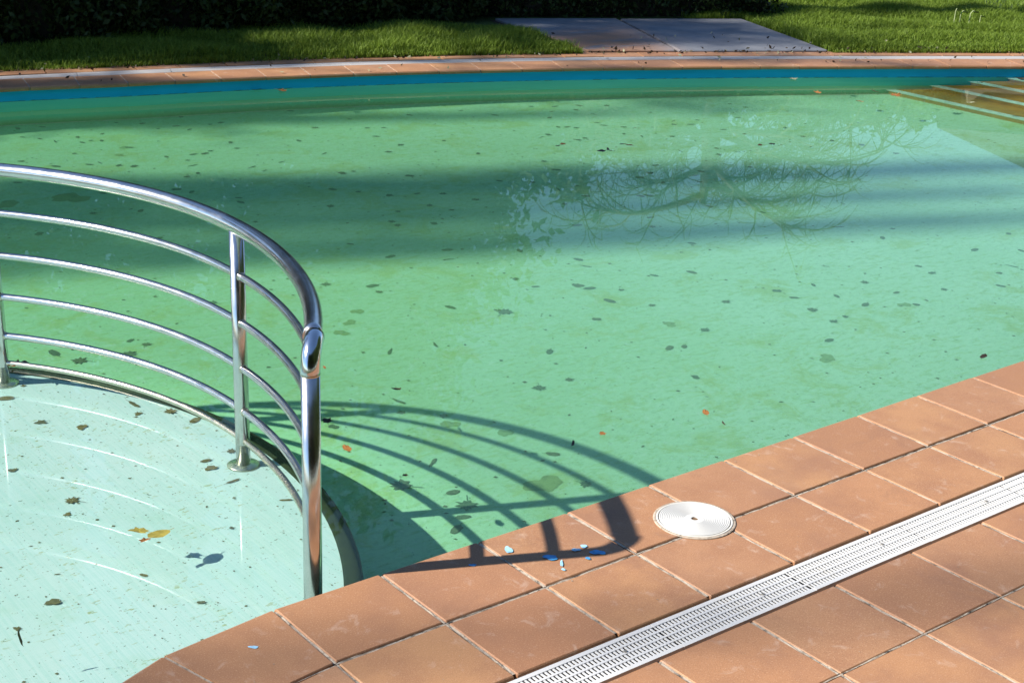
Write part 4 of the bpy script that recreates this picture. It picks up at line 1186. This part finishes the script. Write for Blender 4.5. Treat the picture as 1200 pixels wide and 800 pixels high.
for i, (x, y, s) in enumerate(SUNKEN):
    me = lob_me[i % 3] if s > .085 else sunk_me[random.randrange(len(sunk_me))]
    o = inst('sunken_leaf', me, None, (x, y, ZF + .003), (random.uniform(-.06, .06), random.uniform(-.06, .06), random.uniform(0, 6.28)), (s * 1.1, s * 1.1, s))
    dv = (Vector((x, y, 0)) - Vector((-1.978, -3.019, 0))); dist = dv.length; side = dv.dot(rt) / dv.dot(Vector((math.sin(YAW), math.cos(YAW), 0)))
    sd_ = 'left' if side < -.12 else 'middle' if side < .12 else 'right'
    if s > .105: lb = 'largest dark lobed leaf sunken among the railing shadows, farther from the deck'
    elif s > .095 and x < 1.2: lb = 'dark lobed leaf sunken where the post shadow meets the railing shadows'
    elif s > .08 and dist < 6.5: lb = 'dark leaf sunken just beyond the wading pool rim, seen between the rails'
    elif dist > 9.8: lb = 'small dark leaf sunken near the far wall foot, ' + sd_ + ' of picture'
    elif dist > 8.3: lb = 'small dark leaf sunken in the bright far strip, ' + sd_ + ' of picture'
    elif dist > 6.6: lb = 'small dark leaf sunken around the broad shadow band, ' + sd_ + ' of picture'
    elif dist > 5.2: lb = 'small dark leaf sunken on the open sunlit floor, ' + sd_ + ' of picture'
    else: lb = 'small dark leaf sunken around the railing shadows, ' + sd_ + ' of picture'
    tag(o, lb, 'leaf', 'sunken leaves on the pool floor')
for i, (x, y, s) in enumerate(FILM):
    o = inst('algae_clump', film_me[i % 3], None, (x, y, ZF + .002), (0, 0, random.uniform(0, 6.28)), (s, s, .3 * s))
    tag(o, 'flat olive clump of algae lying on the green pool floor', 'algae', 'algae clumps on the pool floor')
fm = {}
for c_, mt in (('o', M_BROWNL), ('d', M_DARKL), ('p', M_PALEL)):
    fm[c_] = [leaf_mesh('floating_leaf', k, 90 + i, mt, .35) for i, k in enumerate(['lobed', 'torn', 'oval', 'sliver'])]
FL_LABEL = {0: 'small orange brown leaf floating left of the dark leaf cluster', 6: 'orange brown leaf floating right of the dark leaf cluster', 8: 'brown leaf floating above the mirrored tree, left one of a pair',
            9: 'dark leaf floating above the mirrored tree, right one of a pair', 10: 'dark curled leaf with a stalk floating by the deck edge at right', 11: 'orange brown leaf floating just right of the end post',
            12: 'dark torn leaf floating above the railing shadow arcs', 13: 'dark leaf floating beside the end post', 14: 'reddish torn leaf floating on the railing shadow arcs', 15: 'black sliver of leaf floating on the top rail shadow',
            17: 'small reddish star shaped leaf floating above the top rail shadow', 18: 'brown leaf floating out from the round white cover', 19: 'small dark sliver floating just right of a brown leaf near the coping', 20: 'pale leaf floating against the far pool wall',
            21: 'brown leaf floating under the far wall, left one by the steps', 22: 'large brown leaf floating in front of the far wall by the steps', 24: 'long brown leaf floating at the tip of the submerged steps', 28: 'orange brown leaf caught against the leftmost rail post',
            1: 'tiny dark fragment floating at the left tip of a small orange leaf', 2: 'left leaf of the dark clump floating in the far bright strip', 3: 'middle leaf of the dark clump floating in the far bright strip', 4: 'right leaf of the dark clump floating in the far bright strip',
            5: 'dark fragment floating just left of an orange leaf beyond the dark clump', 7: 'lone dark leaf floating between the dark clump and the far wall', 16: 'tiny dark fragment floating over the largest sunken leaf', 23: 'dark leaf floating under the far wall beside the tip of the steps',
            25: 'dark leaf floating at the left end of the uppermost step edge', 26: 'pale leaf floating over the brown treads of the steps', 27: 'dark leaf floating over the lowest step edge', 29: 'dark fragment beside the orange leaf at the leftmost rail post',
            30: 'dark leaf floating against the far wall at the right picture edge', 31: 'dark leaf floating against the far wall at the left, left of a brown one', 32: 'brown leaf floating against the far wall at the left'}
for i, (x, y, s, c_) in enumerate(FLOATING):
    o = inst('floating_leaf', fm[c_][i % 4], None, (x, y, ZW + .004), (random.uniform(-.12, .12), random.uniform(-.12, .12), random.uniform(0, 6.28)), (s, s, s))
    tag(o, FL_LABEL.get(i, 'dark leaf fragment floating on the pool surface'), 'leaf', 'floating leaves on the pool')
kid_me = [leaf_mesh('sunken_leaf', k, 120 + i, M_KID, .2) for i, k in enumerate(['lobed', 'oval', 'torn', 'sliver', 'torn'])]
WL_LABEL = ['small dark leaf just below the flange of the leftmost rail post', 'long brown leaf at the left picture edge below the leftmost rail post', 'dark lobed leaf alone in the far left of the wading pool', 'large brown leaf below the far rim of the wading pool', 'small round brown leaf under the large one near the far rim',
            'dark leaf against the far rim, left of a second one', 'dark leaf against the far rim, nearest the middle post', 'small dark leaf at the left picture edge on the wading pool floor', 'brown leaf just below the flange of the middle post', 'small dark leaf left of and above the floating yellow leaf',
            'tiny dark fragment between the yellow leaf and the end post', 'small curled fragment below the floating yellow leaf', 'dark leaf in the lower left of the wading pool', 'tiny dark speck of leaf above the dark leaf at lower left', 'small dark fragment above the upright leaf at lower left',
            'dark leaf touching the left side of the middle post', 'upper leaf of a pair left of the middle post flange', 'lower leaf of a pair left of the middle post flange', 'dark sliver of leaf between the middle post and the end post', 'olive leaf in the far left of the wading pool',
            'long olive leaf at the left of the wading pool', 'faint small leaf near the deck tiles in the wading pool']
for i, (x, y, s) in enumerate(WADING):
    o = inst('sunken_leaf', kid_me[i % 5], None, (x, y, ZK + .004), (random.uniform(-.1, .1), random.uniform(-.1, .1), random.uniform(0, 6.28)), (s, s, s))
    tag(o, WL_LABEL[i], 'leaf', 'leaves on the wading pool floor')
bl = empty('yellow_leaf', (-.335, .699, ZW + .004), math.radians(35)); tag(bl, 'large yellow brown leaf floating on the wading pool', 'leaf')
blade = inst('blade', leaf_mesh('blade', 'oval', 201, M_YEL, .30), bl, (.02, -.01, 0), (.05, .05, 1.2), (.105, .09, .08))
inst('lobe', leaf_mesh('lobe', 'torn', 204, M_YEL, .5), bl, (.012, .055, .002), (.1, 0, .3), (.07, .075, .06))
inst('lobe', leaf_mesh('lobe', 'torn', 209, M_BROWNL, .5), bl, (-.035, .010, .002), (.1, 0, 1.3), (.035, .05, .05))
sl = inst('standing_leaf', leaf_mesh('standing_leaf', 'sliver', 207, M_KID, .2), None, (-.864, .363, ZW + .014), (1.2, .1, .4), (.045, .045, .045))
tag(sl, 'small leaf standing upright in the wading pool at lower left', 'leaf')

# tiny debris on both floors
def specks(n, x0, x1, y0, y1, z, smin, smax, test):
    x = rng.uniform(x0, x1, n); y = rng.uniform(y0, y1, n); k = test(x, y); x, y = x[k], y[k]; n = len(x)
    s = smin + (smax - smin) * rng.random(n) ** 3; a = rng.uniform(0, PI, n); asp = rng.uniform(.35, 1, n)
    c, si = np.cos(a) * s, np.sin(a) * s; d, e = -np.sin(a) * s * asp, np.cos(a) * s * asp
    Z = np.full(n, z)
    V = np.stack([np.stack([x + c, y + si, Z], 1), np.stack([x + d, y + e, Z + s * .2], 1), np.stack([x - c, y - si, Z], 1), np.stack([x - d, y - e, Z + s * .1], 1)], 1).reshape(-1, 3)
    return V, np.arange(n * 4).reshape(-1, 4)
V, Q_ = specks(5200, -2.5, 9, -.2, 7, ZF + .002, .0025, .013, lambda x, y: (np.hypot(x - KC[0], y - KC[1]) > ROUT + .02))
o = fast_mesh('debris', V, Q_, M_SUNK); tag(o, 'fine dark specks of debris strewn over the pool floor', 'debris', kind='stuff')
V, Q_ = specks(1900, -3.1, .3, -.6, 2.9, ZK + .002, .0015, .008, lambda x, y: (np.hypot(x - KC[0], y - KC[1]) < RIN - .02))
o = fast_mesh('debris', V, Q_, M_KID); tag(o, 'fine brown specks of debris strewn over the wading pool floor', 'debris', kind='stuff')
# crumbs on the deck
V, Q_ = specks(160, -.6, 3, -1.3, 0.0, .0012, .001, .004, lambda x, y: y < -.02)
o = fast_mesh('crumbs', V, Q_, M_GROUT); tag(o, 'pale crumbs of grout scattered on the terracotta deck', 'debris', kind='stuff')

def litter(n, name, mat, label):
    t_ = rng.uniform(s_of(.6, 7.05), FAR.L, n); o_ = np.where(rng.random(n) < .7, rng.normal(.62, .05, n), rng.uniform(.03, 1.6, n))
    x = np.array([FAR.off(a, b_)[0] for a, b_ in zip(t_, o_)]); y = np.array([FAR.off(a, b_)[1] for a, b_ in zip(t_, o_)])
    P_ = np.stack([x, y, np.where(o_ > .66, .03, .010)], 1)
    V, Q_ = leaf_cloud(P_, .018)
    V[:, 2] = np.maximum(V[:, 2], .004)
    return tag(fast_mesh(name, V, Q_, mat), label, 'leaf litter', kind='stuff')
litter(420, 'leaf_litter', M_DARKL, 'dark leaf litter gathered along the far coping and grass edge')
litter(160, 'pale_litter', M_PALEL, 'pale dry litter strewn along the far coping and lawn')
# everything that reaches below the water receives refracted sunlight
bpy.context.view_layer.update()
for o in bpy.data.objects:
    if o.type == 'MESH' and o is not water:
        zmin = min((o.matrix_world @ Vector(c)).z for c in o.bound_box)
        if zmin < ZW - .004: o.cycles.is_caustics_receiver = True
